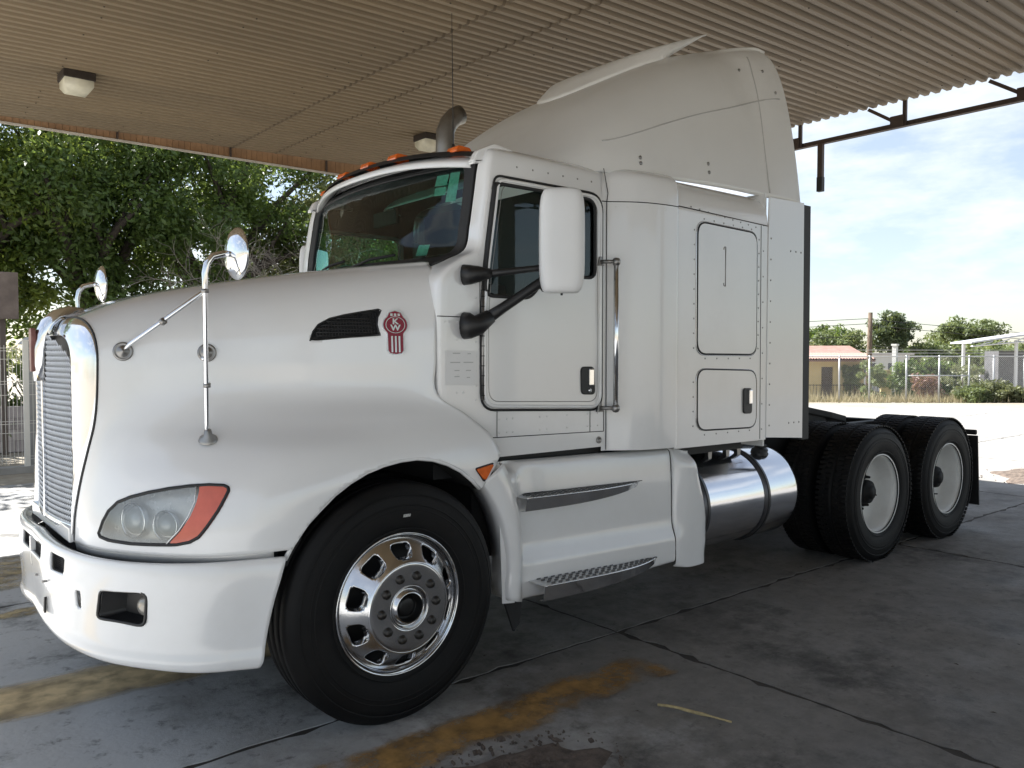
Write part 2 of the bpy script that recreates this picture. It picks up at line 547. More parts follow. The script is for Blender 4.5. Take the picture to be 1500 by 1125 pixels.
# wheel arch liner and lip
for sgn in (-1, 1):
    m = MB()
    pts = ARCH[2:17]
    prof = [(x, sgn*1.12, z) for x, z in pts]; back = [(x*0.98, sgn*0.55, z+.02) for x, z in pts]
    m.grid([prof, back], True)
    m.build('arch_liner', FRAME, hood, thick=0.01)
    lip = MB().tube([(x, sgn*(1.135 if x > -.4 else 1.118), z-.003) for x, z in pts], 0.011, 6)
    lip.build('arch_lip', WHITE, hood)
# lower edge trim of the hood under the headlights
low = [tuple(p) for p in HG[0, :74]]
for sgn in (1, -1):
    MB().grid([[(x*0.997, sgn*y*0.992, z+.01) for x, y, z in low], [(x*0.99, sgn*y*0.985, z-.036) for x, y, z in low]], True).build('lower_trim', mat('trim_grey', (.52,.52,.52), .3, .3, var=.1), hood, thick=0.006)

# side vent screens and emblems, headlights, mirror brackets on both sides
VENTM = mat('vent_mesh', (0.012, 0.012, 0.013), 0.55, bump=0.6, bscale=260)
def mirror_obj(o, parent):
    me = o.data.copy()
    me.transform(Matrix.Scale(-1, 4, (0, 1, 0)))
    me.flip_normals()
    c = link(o.name.split('.')[0], me, parent)
    for md in o.modifiers:
        k = c.modifiers.new(md.name, md.type)
        if md.type == 'SOLIDIFY': k.thickness = md.thickness; k.offset = md.offset
    return c

vent = surf_patch(lambda x, y, z: f_vent(x, z)+.006 if y < -.7 and 1.6 < z < 2 else -1, -0.010).build('side_vent', VENTM, hood)
mirror_obj(vent, hood)
vs = MB()
for t in np.linspace(.12, .88, 6):
    z = 1.752+t*.11
    pts = [tuple(hood_at(x, z)[0]+hood_at(x, z)[1]*-.004) for x in np.linspace(-.27, .03, 14) if f_vent(x, z) > .002]
    if len(pts) > 2: vs.tube(pts, .0035, 5)
for x0 in np.linspace(-.26, .02, 22):
    pts = [tuple(hood_at(x0, z)[0]+hood_at(x0, z)[1]*-.004) for z in np.linspace(1.745, 1.885, 10) if f_vent(x0, z) > .002]
    if len(pts) > 2: vs.tube(pts, .0025, 4)
mirror_obj(tag(vs.build('vent_screen', BLACKPL, vent), kind='stuff'), hood)
mirror_obj(MB().tube(outline3(densify(VENT, 2), -.003), .005, 6, closed=True).build('vent_rim', BLACKPL, vent), hood)

def frame_at(x, z):
    p, nn = hood_at(x, z)
    nn = Vector(nn); zz = Vector((0, 0, 1)); zz = (zz - nn*zz.dot(nn)).normalized(); xx = zz.cross(nn).normalized() * 1
    if xx.x < 0: xx = -xx
    return Vector(p), xx, zz, nn

def disc(n, r, cx=0, cz=0): return [(cx+r*math.cos(2*math.pi*k/n), cz+r*math.sin(2*math.pi*k/n)) for k in range(n)]
EMRED = mat('emblem_red', (0.20, 0.012, 0.03), 0.25, coat=0.6)
EMSIL = mat('emblem_silver', (0.80, 0.80, 0.82), 0.2, 0.6)
ep, ex, ez, en = frame_at(.098, 1.800)
def em_prism(poly, d0, d1):
    m = MB().prism(poly, d0, d1, 'xy')
    m.v = [tuple(ep + ex*a*1.22 + ez*b*1.04 + en*(d+.004)) for a, b, d in m.v]
    return m
def shield(g):
    top = [(.030+g*.9, .058+g*.3), (.022+g*.6, .074+g), (0, .082+g), (-.022-g*.6, .074+g), (-.030-g*.9, .058+g*.3)]
    circ_l = [(-(.0475+g)*math.sin(a), .018+(.0475+g)*math.cos(a)) for a in np.linspace(.72, 2.35, 9)]
    bot = [(-.030-g, -.024), (-.030-g, -.100), (-.022-g, -.112-g*.6), (0, -.117-g), (.022+g, -.112-g*.6), (.030+g, -.100), (.030+g, -.024)]
    circ_r = [((.0475+g)*math.sin(a), .018+(.0475+g)*math.cos(a)) for a in np.linspace(2.35, .72, 9)]
    return top + circ_l + bot + circ_r
emb = em_prism(shield(.0032), -.004, .005).build('emblem', EMSIL, hood)
em_prism(shield(0), .005, .007).build('emblem_face', EMRED, emb)
em = MB()
ro, ri = disc(32, .0385, 0, .018), disc(32, .0362, 0, .018)
em.v = []
m = MB()
m.add([(a, b, .0085) for a, b in ro] + [(a, b, .0085) for a, b in ri], [(i, (i+1) % 32, 32+(i+1) % 32, 32+i) for i in range(32)])
for cx in (-.0145, 0, .0145):
    m.prism([(cx-.0032, -.034), (cx+.0032, -.034), (cx+.0032, -.108), (cx-.0032, -.108)], .006, .0085, 'xy')
    m.prism([(cx-.0045, .0585), (cx+.0045, .0585), (cx+.0045, .070), (cx-.0045, .070)], .006, .0085, 'xy')
m.v = [tuple(ep + ex*a*1.22 + ez*b*1.04 + en*(d+.004)) for a, b, d in m.v]
m.build('emblem_bars', EMSIL, emb)
def letters(txt, size, cx, cz):
    cu = bpy.data.curves.new('lettering', 'FONT'); cu.body = txt; cu.size = size; cu.align_x = 'CENTER'; cu.align_y = 'CENTER'; cu.extrude = .001; cu.offset = .0012
    o = bpy.data.objects.new('lettering', cu); COL.objects.link(o)
    dg = bpy.context.evaluated_depsgraph_get()
    me = bpy.data.meshes.new_from_object(o.evaluated_get(dg))
    bpy.data.objects.remove(o); bpy.data.curves.remove(cu)
    for v in me.vertices:
        v.co = ep + ex*(cx+v.co.x)*1.22 + ez*(cz+v.co.y)*1.04 + en*(.0125+v.co.z)
    return me
for t, cz in (('K', .0325), ('W', .0035)):
    me = letters(t, .036, 0, cz); link('letter', me, emb, EMSIL)

# headlights
redx = sdpoly([(-.957,.90),(-.945,.929),(-.913,.972),(-.879,1.03),(-.855,1.085),(-.840,1.13),(-.832,1.17),(-.5,1.17),(-.5,.90)])
inhead = lambda x, y, z: (f_head(x, z)+.004 if x < -.65 and .85 < z < 1.25 else -1)
hl = empty('headlight', parent=hood)
REFL = mat('headlight_reflector', (0.80, 0.80, 0.79), 0.25, 0.35, var=0.15, vscale=14)
surf_patch(lambda x, y, z: min(inhead(x, y, z), -redx(x, z)-.003), .002).build('lens', LENS, hl)
surf_patch(lambda x, y, z: min(inhead(x, y, z), redx(x, z)-.003), .003).build('turn_signal', REDLENS, hl)
surf_patch(lambda x, y, z: f_head(x, z)+.02 if x < -.62 and .82 < z < 1.28 else -1, -.055).build('reflector', REFL, hl)
MB().tube(outline3(densify(HEAD, 3), .000), .0075, 8, closed=True).build('bezel', SEAL, hl)
MB().tube(outline3([(-.950,.921),(-.945,.929),(-.913,.972),(-.879,1.03),(-.855,1.085),(-.842,1.141)], .004), .003, 6).build('divider', REFL, hl)
for (x, z, r) in ((-1.056, 1.005, .075), (-.964, .993, .062)):
    p, nn = hood_at(x, z)
    ax = np.array((-.92, -.38, 0.02)) if r > .07 else np.array((-.85, -.52, .02)); ax /= np.linalg.norm(ax)
    c0 = p - nn*.045
    MB().lathe([(r, .012), (r*.97, .018), (r*.9, .012), (r*.8, -.015), (r*.75, -.02)], c0, ax, 28).build('projector_ring', CHROME, hl)
    MB().lathe([(r*.78, -.01), (r*.7, .012), (r*.5, .026), (r*.25, .033), (.001, .035)], c0, ax, 28).build('projector_lens', mat('projector_glass', (.55, .57, .58), .12, .3, var=.15, vscale=20), hl)
for ch in list(hl.children):
    pass
hl2 = empty('headlight', parent=hood)
for ch in list(hl.children): mirror_obj(ch, hl2)

# small marker rivet, fender turn signal
def on_side(poly, y0, y1, name, material, parent, bevel=0.0):
    return MB().prism(poly, y0, y1, 'xz').build(name, material, parent, bevel=bevel)
for sgn in (-1, 1):
    ts = on_side(rounded([(.425,1.122),(.530,1.140),(.476,1.062)], .014, 4), sgn*1.145, sgn*1.170, 'fender_marker', AMBER, TRUCK, .003)
    on_side(rounded([(.417,1.127),(.541,1.147),(.477,1.050)], .016, 4), sgn*1.140, sgn*1.155, 'marker_base', SEAL, ts)

# convex fender mirrors on chrome brackets
def fender_mirror(sgn):
    S = lambda p: (p[0], p[1], p[2]) if sgn < 0 else (p[0]-(.07 if p[2] > 1.8 and p[0] > -.9 else 0), -p[1], p[2])
    fm = empty('fender_mirror', parent=TRUCK)
    b1, n1 = hood_at(-1.016, 1.691); b2, n2 = hood_at(-.697, 1.686); b3, n3 = hood_at(-.748, 1.315)
    top = np.array((-.800, -.965, 1.955)); j = np.array((-.800, -.963, 1.935))
    post = [b3 + n3*.02, b3 + n3*.03 + np.array((0, 0, .05)), j, top + np.array((0, 0, .05)), top + np.array((.008, 0, .09)), top + np.array((.032, 0, .122)), top + np.array((.075, .0, .135)), top + np.array((.105, 0, .138))]
    m = MB().tube([S(p) for p in post], [.011, .010, .010, .013, .014, .014, .014, .013], 10)
    m.build('post', CHROME, fm)
    MB().tube([S(b1 + n1*.012), S(b1 + n1*.03 + np.array((.03, 0, .03))), S(j)], .0095, 8).build('strut', CHROME, fm)
    mid = (b1 + n1*.03 + j)/2
    col = MB()
    for c, d in ((mid, j - b1), (b3*.62 + j*.38, j - b3), (j, np.array((0, 0, 1.)))):
        d = d/np.linalg.norm(d)
        MB().tube([S(c - d*.008), S(c + d*.008)], .0155, 8).build('collar', STEEL, fm)
    
    for b, n_ in ((b1, n1), (b2, n2)):
        MB().lathe([(.040, .0), (.040, .006), (.032, .010), (.030, .007), (.022, .012), (.013, .022), (.001, .026)], S(b), (n_[0], n_[1] if sgn < 0 else -n_[1], n_[2]), 24).build('base_cup', STEEL, fm)
    MB().tube([S(b2 + n2*.01), S((-.790, -.905, 1.66))], .009, 6).build('stay', CHROME, fm)
    MB().lathe([(.040, .0), (.036, .012), (.018, .024), (.014, .05), (.001, .055)], S(b3), tuple((n3*.6 + np.array((0, -.2, .7)))*np.array((1, 1 if sgn < 0 else -1, 1))), 24).build('foot', STEEL, fm)
    # head: convex dish facing back
    hd = np.array((-.672, -.965, 2.095))
    ax = np.array((.995, .03, .02)); ax /= np.linalg.norm(ax)
    dish = MB().lathe([(.001, -.034), (.03, -.033), (.065, -.026), (.092, -.014), (.1065, .0), (.1085, .006), (.106, .010), (.099, .009)], S(hd), (ax[0], ax[1] if sgn < 0 else -ax[1], ax[2]), 40)
    dish.build('mirror_shell', CHROME, fm)
    MB().lathe([(.100, .008), (.06, .014), (.001, .018)], S(hd), (ax[0], ax[1] if sgn < 0 else -ax[1], ax[2]), 40).build('mirror_glass', CHROME, fm)
    MB().tube([S(top + np.array((.100, 0, .138))), S(hd - ax*.028)], .013, 8).build('ball_joint', SEAL, fm)
fender_mirror(-1); fender_mirror(1)

# ---- grille and its chrome surround
def inner_edge(k):
    """inner opening of the surround matching hood front row k"""
    x, y, z = HG[k, 0]
    a = -y
    if z <= 1.60: return (-1.178, -.400 - .004*min(1, (z-.87)/.3), max(z, .925))
    t = min(1, max(0, (z-1.60)/(1.850-1.60)))
    ph = math.pi/2*min(1, max(0, 1-a/.556))**.8
    return (-1.178, -.404*max(0, math.cos(ph))**.5, 1.60+.165*math.sin(ph)**.7)
rowsS = []
for k in range(0, HG.shape[0]):
    o = HG[k, 0]; i = np.array(inner_edge(k))
    mid = (o+i)/2
    rowsS.append([tuple(i+np.array((.035,0,0))), tuple(i), tuple(i+(o-i)*.12+np.array((-.008,0,0))), tuple(i+(o-i)*.35+np.array((-.014,-.004,0))), tuple(mid+(o-i)*.18+np.array((-.014,-.006,.002))), tuple(o+(i-o)*.06+np.array((-.008,-.002,0))), tuple(o+np.array((.004,.004,0)))])
sur = MB().grid([[tuple(p) for p in crom(r, 22)] for r in rowsS]).mirror_y().build('grille_surround', CHROME, TRUCK, weld=True)
MB().tube([tuple(p) for p in HG[:, 0]], .0045, 6).mirror_y().build('surround_gap', SEAL, sur)
grille = MB().prism([(-.42,.90),(.42,.90),(.42,1.62),(.36,1.74),(.2,1.79),(-.2,1.79),(-.36,1.74),(-.42,1.62)], -1.118, -1.112, 'yz').build('grille', SEAL, TRUCK)
gm = MB(); NB = 35
def ylim(z): return .402 if z < 1.62 else .402*max(0.2, (1-((z-1.62)/.16)**2.2))
dz_ = (1.755-.938)/(NB-1)
for r in range(NB):
    z = .938 + r*dz_
    ys = np.arange(.014, ylim(z), .0115)
    for sg in (-1, 1):
        A = []
        for j, y in enumerate(ys):
            hi = (j % 2 == r % 2)
            A.append((-1.208 + .034*(y/.40)**2 + (-.004 if hi else .004), sg*y, z + (dz_*.47 if hi else -dz_*.47)))
        top = [(x, y, zz+.0031) for x, y, zz in A]; bot = [(x-.003, y, zz-.0031) for x, y, zz in A]; bk = [(x+.016, y, zz+.003) for x, y, zz in A]
        gm.grid([bot, top], False)
gmo = gm.build('grille_mesh', mat('bright_mesh', (.78,.78,.78), .30, .35, var=.1, vscale=30), grille); gmo['kind'] = 'stuff'
cb = MB().box(-1.226,-1.19,-.011,.011,.925,1.62)
fr_ = [(-1.214+.034*(y/.40)**2, y) for y in np.linspace(-.405,.405,15)]
cb.grid([[(x, y, .912) for x, y in fr_], [(x-.004, y, .926) for x, y in fr_], [(x, y, .940) for x, y in fr_], [(x+.02, y, .940) for x, y in fr_]], True)
cb.build('grille_bar', CHROME, grille, bevel=.003)
orn = [(-1.205,1.56,.020),(-1.21,1.63,.034),(-1.21,1.70,.045),(-1.202,1.76,.054),(-1.182,1.81,.060),(-1.15,1.842,.062),(-1.10,1.858,.056),(-1.05,1.850,.02)]
G_ = []
for x, z, w in orn:
    G_.append((x, z, w))
og = []
for i, (x, z, w) in enumerate(G_):
    x0, z0, _ = G_[max(i-1,0)]; x1, z1, _ = G_[min(i+1,len(G_)-1)]
    t = np.array((x1-x0, z1-z0)); t /= np.linalg.norm(t); nrm = np.array((-t[1], t[0]))     # outward (front/up)
    sec = []
    for a in np.linspace(-math.pi/2, math.pi/2, 9):
        sec.append((x + nrm[0]*.05*math.cos(a)**.7, w*math.sin(a), z + nrm[1]*.05*math.cos(a)**.7))
    og.append(sec)
orn_o = MB().grid([[tuple(p) for p in crom(c, 17)] for c in og]).build('hood_ornament', CHROME, TRUCK, thick=.004)
MB().prism(rounded([(-.026,1.80),(.026,1.80),(.034,1.755),(.022,1.72),(.020,1.60),(-.020,1.60),(-.022,1.72),(-.034,1.755)], .01, 3), -1.268, -1.248, 'yz').build('ornament_badge', mat('faded_badge', (.23,.10,.085), .4, var=.2, vscale=30), orn_o, bevel=.003)

# ---- bumper
BG = bumper_net()
FOG = rounded([(.775,.740),(.948,.745),(.940,.610),(.760,.627)], [.02,.03,.03,.02], 4)
SLOT = rounded([(.628,.718),(.668,.722),(.664,.645),(.632,.650)], .008, 3)
CG1 = rounded([(.375,.838),(.545,.835),(.542,.768),(.385,.763)], .012, 3)
CG0 = rounded([(-.235,.840),(.235,.840),(.23,.775),(-.23,.775)], .012, 3)
fns = [sdpoly(p) for p in (FOG, SLOT, CG1, CG0)]
def bumper_keep(x, y, z):
    if x > -.98: return 1.0
    return -max(f(-y, z) for f in fns)
bumper = MB().grid(G2(BG)).clip(bumper_keep).mirror_y().build('bumper', WHITE, TRUCK, thick=.012, weld=True)
def path_at(y):
    ys = [p[1] for p in BPATH]; xs = [p[0] for p in BPATH]
    return float(np.interp(abs(y), ys, xs))
def recess(poly, d, name, material, shrink=.0):
    """a panel set back behind an opening in the bumper, with its side walls"""
    m = MB(); n = len(poly)
    c = np.mean(poly, axis=0)
    A = [(path_at(a)+.004, -a, b) for a, b in poly]
    B_ = [(path_at(c[0])*.35+path_at(a)*.65+d, -(a*(1-shrink)+c[0]*shrink), b*(1-shrink)+c[1]*shrink) for a, b in poly]
    m.add(A+B_, [(i, (i+1) % n, n+(i+1) % n, n+i) for i in range(n)], True)
    m.add(B_, [tuple(range(n))])
    return m.build(name, material, bumper, fix=False)
GM2 = mat('bumper_mesh', (.03,.03,.032), .5, bump=.8, bscale=220)
fog = recess(FOG, .075, 'fog_light_recess', BLACKPL, .18)
mirror_obj(fog, bumper)
fl = MB().lathe([(.040,-.01),(.040,.012),(.036,.018),(.02,.024),(.001,.026)], (path_at(.895)+.055, -.885, .675), (-.75,-.65,0), 24).build('fog_lamp', mat('fog_lens', (.35,.33,.30), .12, .4), fog)
mirror_obj(fl, bumper)
MB().tube([(path_at(a)-.004, -a, b) for a, b in densify(FOG, 1)], .007, 6, closed=True).build('fog_bezel', BLACKPL, fog)
mirror_obj(recess(SLOT, .05, 'bumper_slot', SEAL), bumper)
mirror_obj(recess(CG1, .03, 'bumper_vent', GM2), bumper)
recess(CG0, .03, 'bumper_vent', GM2)
vb = MB()
for b in np.linspace(.772, .832, 8):
    vb.tube([(path_at(a)+.016, -a, b) for a in np.linspace(.378, .523, 6)], .002, 4); vb.tube([(path_at(a)+.016, -a, b) for a in np.linspace(-.225, .225, 8)], .002, 4)
    vb.tube([(path_at(a)+.016, a, b) for a in np.linspace(.378, .523, 6)], .002, 4)
tag(vb.build('bumper_vent_bars', BLACKPL, bumper), kind='stuff')
MB().box(-1.285,-1.262,-.012,.012,.772,.842).build('vent_divider', WHITE, bumper, bevel=.003)
for (y, z) in ((-.147,.69),(-.319,.697)):
    MB().tube([(-1.27,y,z),(-1.291,y-.002,z+.002)], .005, 6).build('plate_stud', STEEL, bumper)
MB().prism([(-.300,.625),(-.285,.62),(-.262,.555),(-.285,.55)], -1.2795, -1.272, 'yz').build('bumper_crack', SEAL, bumper)

# black filler between hood and bumper, radiator box behind the grille
m = MB().grid([[(x+.105, -y*.925, .78) for x, y in BPATH], [(x+.115, -y*.915, .90) for x, y in BPATH]], True).mirror_y()
MB().prism([(-.425,.872),(.425,.872),(.425,.935),(-.425,.935)], -1.205, -1.175, 'yz').build('grille_apron', WHITE, hood, bevel=.006)
m.build('bumper_filler', SEAL, TRUCK)
MB().box(-1.0,-.55,-.48,.48,.55,1.60).build('radiator', FRAME, TRUCK)

# ---- cab shell, windshield, door
CGN = cab_net()
WSO = rounded([(-.905,2.69),(-.915,2.46),(-.90,2.135),(.90,2.135),(.915,2.46),(.905,2.69)], [.04,.3,.13,.13,.3,.04], 6)
WSI = rounded([(-.83,2.668),(-.845,2.46),(-.835,2.185),(.835,2.185),(.845,2.46),(.83,2.668)], [.05,.3,.10,.10,.3,.05], 6)
WIN = rounded([(.640,2.549),(1.356,2.549),(1.356,2.112),(.985,2.100),(.872,1.976),(.572,1.976),(.572,2.10)], [.03,.07,.05,.03,.05,.05,.1], 5)
DOOR = rounded([(.640,2.592),(1.420,2.590),(1.420,1.362),(.548,1.398),(.548,1.98)], [.05,.10,.09,.09,.2], 6)
f_wso, f_wsi, f_win, f_door = sdpoly(WSO), sdpoly(WSI), sdpoly(WIN), sdpoly(DOOR)
def cab_keep(x, y, z):
    if z > 2.05 and x < .75 and y > -.93 and z < 2.72: return -(f_wso(y, z)+.02)
    return 1.0
def cab_win(x, y, z):
    if y < -1.005 and x > .5 and 1.9 < z < 2.62: return -(f_win(x, z)+.012)
    return 1.0
cabm = MB().grid(G2(CGN)).clip(cab_keep).clip(cab_win).mirror_y()
cab = cabm.build('cab', WHITE, TRUCK, weld=True)
ci = CGN.copy(); ci[..., 0] += .03*(ci[..., 0] < .8); ci[..., 1] *= .965; ci[..., 2] -= .012
MB().grid(G2(ci)).clip(lambda x, y, z: cab_keep(x, y*1.036, z)).clip(lambda x, y, z: cab_win(x, y*1.036, z)).clip(lambda x, y, z: z-1.3).mirror_y().build('cab_lining', INTGREY, cab)
# windshield band and glass on the same curved face
fine = cab_net(150, 190)
isfront = lambda x, y, z: 1.0 if (x < .8) else -1.0
def band(off): 
    P = fine.copy(); P[..., 0] -= off
    return MB().grid(G2(P)).clip(lambda x, y, z: .80-x if y > -.955 else -1)
ws_seal = band(.004).clip(lambda x, y, z: f_wso(y, z)).clip(lambda x, y, z: -f_wsi(y, z)).mirror_y().build('windshield_seal', SEAL, cab, thick=.02, weld=True)
wsg = band(-.004).clip(lambda x, y, z: f_wsi(y, z)+.01).mirror_y().build('windshield', GLASS_F, cab, weld=True)
def ws_x(y, z):
    d = (fine[..., 1]+abs(y))**2 + (fine[..., 2]-z)**2 + (fine[..., 0] > .8)
    return float(fine.reshape(-1, 3)[d.argmin()][0])
# stickers inside the glass
STK = mat('pale_sticker', (.45,.60,.54), .5, var=.3, vscale=40)
for (a0, a1, b0, b1) in ((-.77,-.71,2.49,2.65),(-.70,-.62,2.585,2.645),(-.70,-.63,2.53,2.575),(-.665,-.60,2.205,2.265)):
    MB().add([(ws_x(a, b)+.022, a, b) for a, b in ((a0,b0),(a1,b0),(a1,b1),(a0,b1))], [(0,1,2,3)]).build('sticker', STK, wsg)
# wipers
for y0, y1 in ((-.12,-.50),(.30,-.06)):
    wp = [(ws_x(y, z)-.02, y, z) for y, z in ((y0,2.16),((y0+y1)/2,2.205),(y1,2.215))]
    MB().tube(wp, .008, 6).build('wiper', SEAL, cab)
# door: proud skin with the window cut out, frame seam, glass
def door_side(sgn):
    d = empty('door', parent=TRUCK)
    yb = 1.033
    gx = np.linspace(.53, 1.44, 74); gz = np.linspace(1.34, 2.61, 104)
    inset = lambda z: max(0, z-2.45)**2*0.35
    def face(off): return MB().grid([[(x, sgn*(yb+off-inset(z)), z) for x in gx] for z in gz], False)
    skin = face(.010).clip(lambda x, y, z: f_door(x, z)-.018).clip(lambda x, y, z: -(f_win(x, z)+.0)).build('door_skin', WHITE, d, thick=.014 if sgn < 0 else .014)
    P3 = lambda poly, off: [(x, sgn*(yb+off-inset(z)), z) for x, z in densify(poly, 2)]
    MB().tube(P3(DOOR, .002), .0065, 6, closed=True).build('door_seal', SEAL, d)
    rim = [tuple(np.array(p)) for p in rounded([(.660,2.572),(1.402,2.570),(1.402,1.382),(.567,1.417),(.567,1.98)], [.05,.09,.08,.08,.2], 6)]
    MB().tube(P3(rim, .008), .010, 8, closed=True).build('door_frame', WHITE, d)
    rim2 = rounded([(.685,2.548),(1.375,2.548),(1.375,1.412),(.592,1.44),(.592,1.98)], [.05,.08,.07,.07,.2], 6)
    MB().tube(P3(rim2, .010), .0022, 4, closed=True).build('door_crease', STEEL, d)
    MB().tube(P3(WIN, .009), .010, 8, closed=True).build('window_seal', SEAL, d)
    face(-.004).clip(lambda x, y, z: f_win(x, z)+.004).build('window', GLASS_D, d)
    MB().tube([(.556, sgn*(yb+.008), z) for z in np.linspace(1.45, 2.0, 3)], .0085, 8).build('hinge', STEEL, d)
    hk = MB()
    for z in np.arange(1.47, 2.0, .05): hk.tube([(.556, sgn*(yb+.008), z), (.556, sgn*(yb+.008), z+.004)], .0105, 8)
    tag(hk.build('hinge_knuckles', SEAL, d), kind='stuff')
    # handle: black dished plate, chrome paddle, lock
    hp = MB().prism(rounded([(1.240,1.612),(1.345,1.612),(1.352,1.452),(1.244,1.456)], .03, 5), sgn*(yb+.006), sgn*(yb+.020), 'xz').build('handle', BLACKPL, d, bevel=.004)
    MB().box(1.290, 1.326, sgn*(yb+.018), sgn*(yb+.038), 1.505, 1.600).build('handle_paddle', CHROME, hp, bevel=.006)
    MB().lathe([(.011,.0),(.011,.006),(.001,.007)], (1.305, sgn*(yb+.020), 1.478), (0, sgn, 0), 14).build('lock', CHROME, hp)
    return d
door_side(-1); door_side(1)

# riveted seams on the cab side
def line(pts, r, name, material, parent): return MB().tube(pts, r, 4).build(name, material, parent)
sm = MB()
yc = -1.0315
for pts in ([(.285,1.865),(.545,1.865)], [(.60,1.253),(1.44,1.238)], [(.655,1.39),(.655,1.255)], [(1.33,1.36),(1.33,1.24)], [(1.44,1.36),(1.44,1.24)], [(.545,1.865),(.545,2.05)]):
    sm.tube([(x, yc, z) for x, z in pts], .0022, 4)
tag(sm.build('panel_seam', SEAL, cab), kind='stuff')
def rivets(pts, r=.0055, name='rivets', parent=None, material=WHITE, nrm=(0,-1,0)):
    m = MB()
    for p in pts: m.lathe([(r,0),(r*.8,r*.4),(r*.3,r*.62),(.0004,r*.66)], p, nrm, 6)
    o = m.build(name, material, parent, fix=False); o['kind'] = 'stuff'; return o
rp = [(.52+.0*k, yc, 1.45+.073*k) for k in range(9)] + [(.53, yc, 2.06+.06*k) for k in range(3)]
rp += [(.33, yc, 1.84), (.355, yc, 1.84), (.41, yc, 1.84), (.46, yc, 1.84), (.50, yc, 1.84), (.40, yc, 1.49), (.44, yc, 1.49), (.405, yc, 1.58), (.40, yc, 1.66), (.40, yc, 1.75)]
rp += [(x, yc, z) for x in (.67,.72,.76,.95,1.0,1.15,1.31,1.335,1.39) for z in (1.275,1.345)]
rivets(rp, parent=cab)
rivets([(.80+.11*k, -1.015, 2.655) for k in range(6)], .007, parent=cab, material=STEEL)
MB().lathe([(.020,0),(.020,.005),(.014,.008),(.013,.003),(.001,.003)], (1.40, yc, 1.19), (0,-1,0), 16).build('side_plug', STEEL, cab)
on_side([(.335,1.70),(.52,1.695),(.52,1.525),(.335,1.53)], yc-.001, yc-.0025, 'notice_sticker', mat('sticker_white', (.74,.735,.73), .5), cab)
st = MB()
for k, (a, b, w) in enumerate(((.375,1.685,.045),(.465,1.683,.02),(.36,1.64,.06),(.44,1.64,.06),(.385,1.60,.03),(.455,1.60,.03),(.385,1.57,.03),(.46,1.565,.02))):
    st.box(a, a+w, yc-.0036, yc-.003, b-.002, b+.002)
tag(st.build('sticker_print', mat('grey_print', (.42,.42,.42), .6), cab), kind='stuff')
MB().box(.30,1.47,-.97,.97,1.06,1.162).build('cab_sill', SEAL, cab)

# visor, roof lights
vg = []
for t in np.linspace(-1, 1, 41):
    y = t*.885
    xe = .675 - .185*(1-abs(t)**2.2)
    ze = 2.745 - .045*abs(t)**3
    vg.append([(xe+.16, y*1.02, ze+.045), (xe+.06, y*1.01, ze+.035), (xe-.055, y, ze-.012), (xe-.075, y*.995, ze-.035), (xe-.067, y*.99, ze-.052), (xe-.0, y*.99, ze-.03)])
visor = MB().grid([[tuple(p) for p in crom(c, 16)] for c in vg]).build('sun_visor', WHITE, TRUCK, thick=.006)
for sgn in (-1, 1):
    e = MB().prism(rounded([(.56,2.655),(.60,2.728),(.70,2.775),(.82,2.760),(.90,2.705),(.80,2.700),(.66,2.672)], .02, 4), sgn*.90, sgn*.955, 'xz').build('visor_end', WHITE, visor, bevel=.012)
    for (x, z) in ((.745,2.722),(.80,2.714)):
        MB().lathe([(.014,0),(.014,.004),(.008,.007),(.001,.006)], (x, sgn*.956, z), (0,sgn,0), 12).build('visor_bolt', STEEL, visor)
bs = [[(.62-.175*(1-abs(t)**2.2)+dx, t*.88, 2.775-.045*abs(t)**3+dz) for dx, dz in ((.0,-.02),(.02,.008),(.09,.012),(.12,-.02))] for t in np.linspace(-1, 1, 31)]
MB().grid(bs).build('light_bar', SEAL, TRUCK)
for y in (-.74, -.30, -.02, .30, .74):
    t = y/.88; x = .635-.175*(1-abs(t)**2.2); z = 2.786-.045*abs(t)**3
    m = MB().prism(rounded([(x-.005,z-.010),(x+.010,z+.024),(x+.09,z+.020),(x+.105,z-.010)], .012, 3), y-.048, y+.048, 'xz')
    m.build('roof_marker_light', AMBER, TRUCK, bevel=.006)

# interior: dash, wheel, seats, curtain wall
cabin = empty('interior', parent=TRUCK)
MB().box(.47,.80,-.95,.95,1.60,2.055).build('dashboard', INTERIOR, cabin, bevel=.04)
MB().box(.60,.78,-.72,-.20,2.04,2.13).build('gauge_hood', INTERIOR, cabin, bevel=.03)
MB().tube([(.86+.07*math.sin(a)*.5, -.46+.22*math.cos(a), 2.04+.20*math.sin(a)) for a in np.linspace(0, 2*math.pi, 29)[:-1]], .016, 8, closed=True).build('steering_wheel', INTERIOR, cabin)
for y in (-.48, .48):
    s_ = empty('seat', parent=cabin)
    MB().box(1.0,1.45,y-.25,y+.25,1.48,1.64).build('seat_base', INTERIOR, s_, bevel=.04)
    MB().prism([(1.38,1.60),(1.50,1.60),(1.60,2.22),(1.52,2.25)], y-.24, y+.24, 'xz').build('backrest', INTERIOR, s_, bevel=.03)
    MB().box(1.54,1.64,y-.13,y+.13,2.26,2.42).build('headrest', INTERIOR, s_, bevel=.03)
MB().box(.30,1.47,-1.0,1.0,1.20,1.26).build('floor_mat', INTERIOR, cabin)
cw = MB()
cgrid = [[(1.72+.02*math.sin(y*38), y, z) for y in np.linspace(-.98,.98,90)] for z in (1.2, 2.76)]
cw.grid(cgrid).build('curtain', mat('dark_curtain', (.02,.019,.018), .9, var=.2, vscale=6), cabin)
MB().obox((.62,.0,2.50),(.012,0,0),(0,.13,0),(0,0,.045)).build('cb_box', INTERIOR, cabin, bevel=.006)
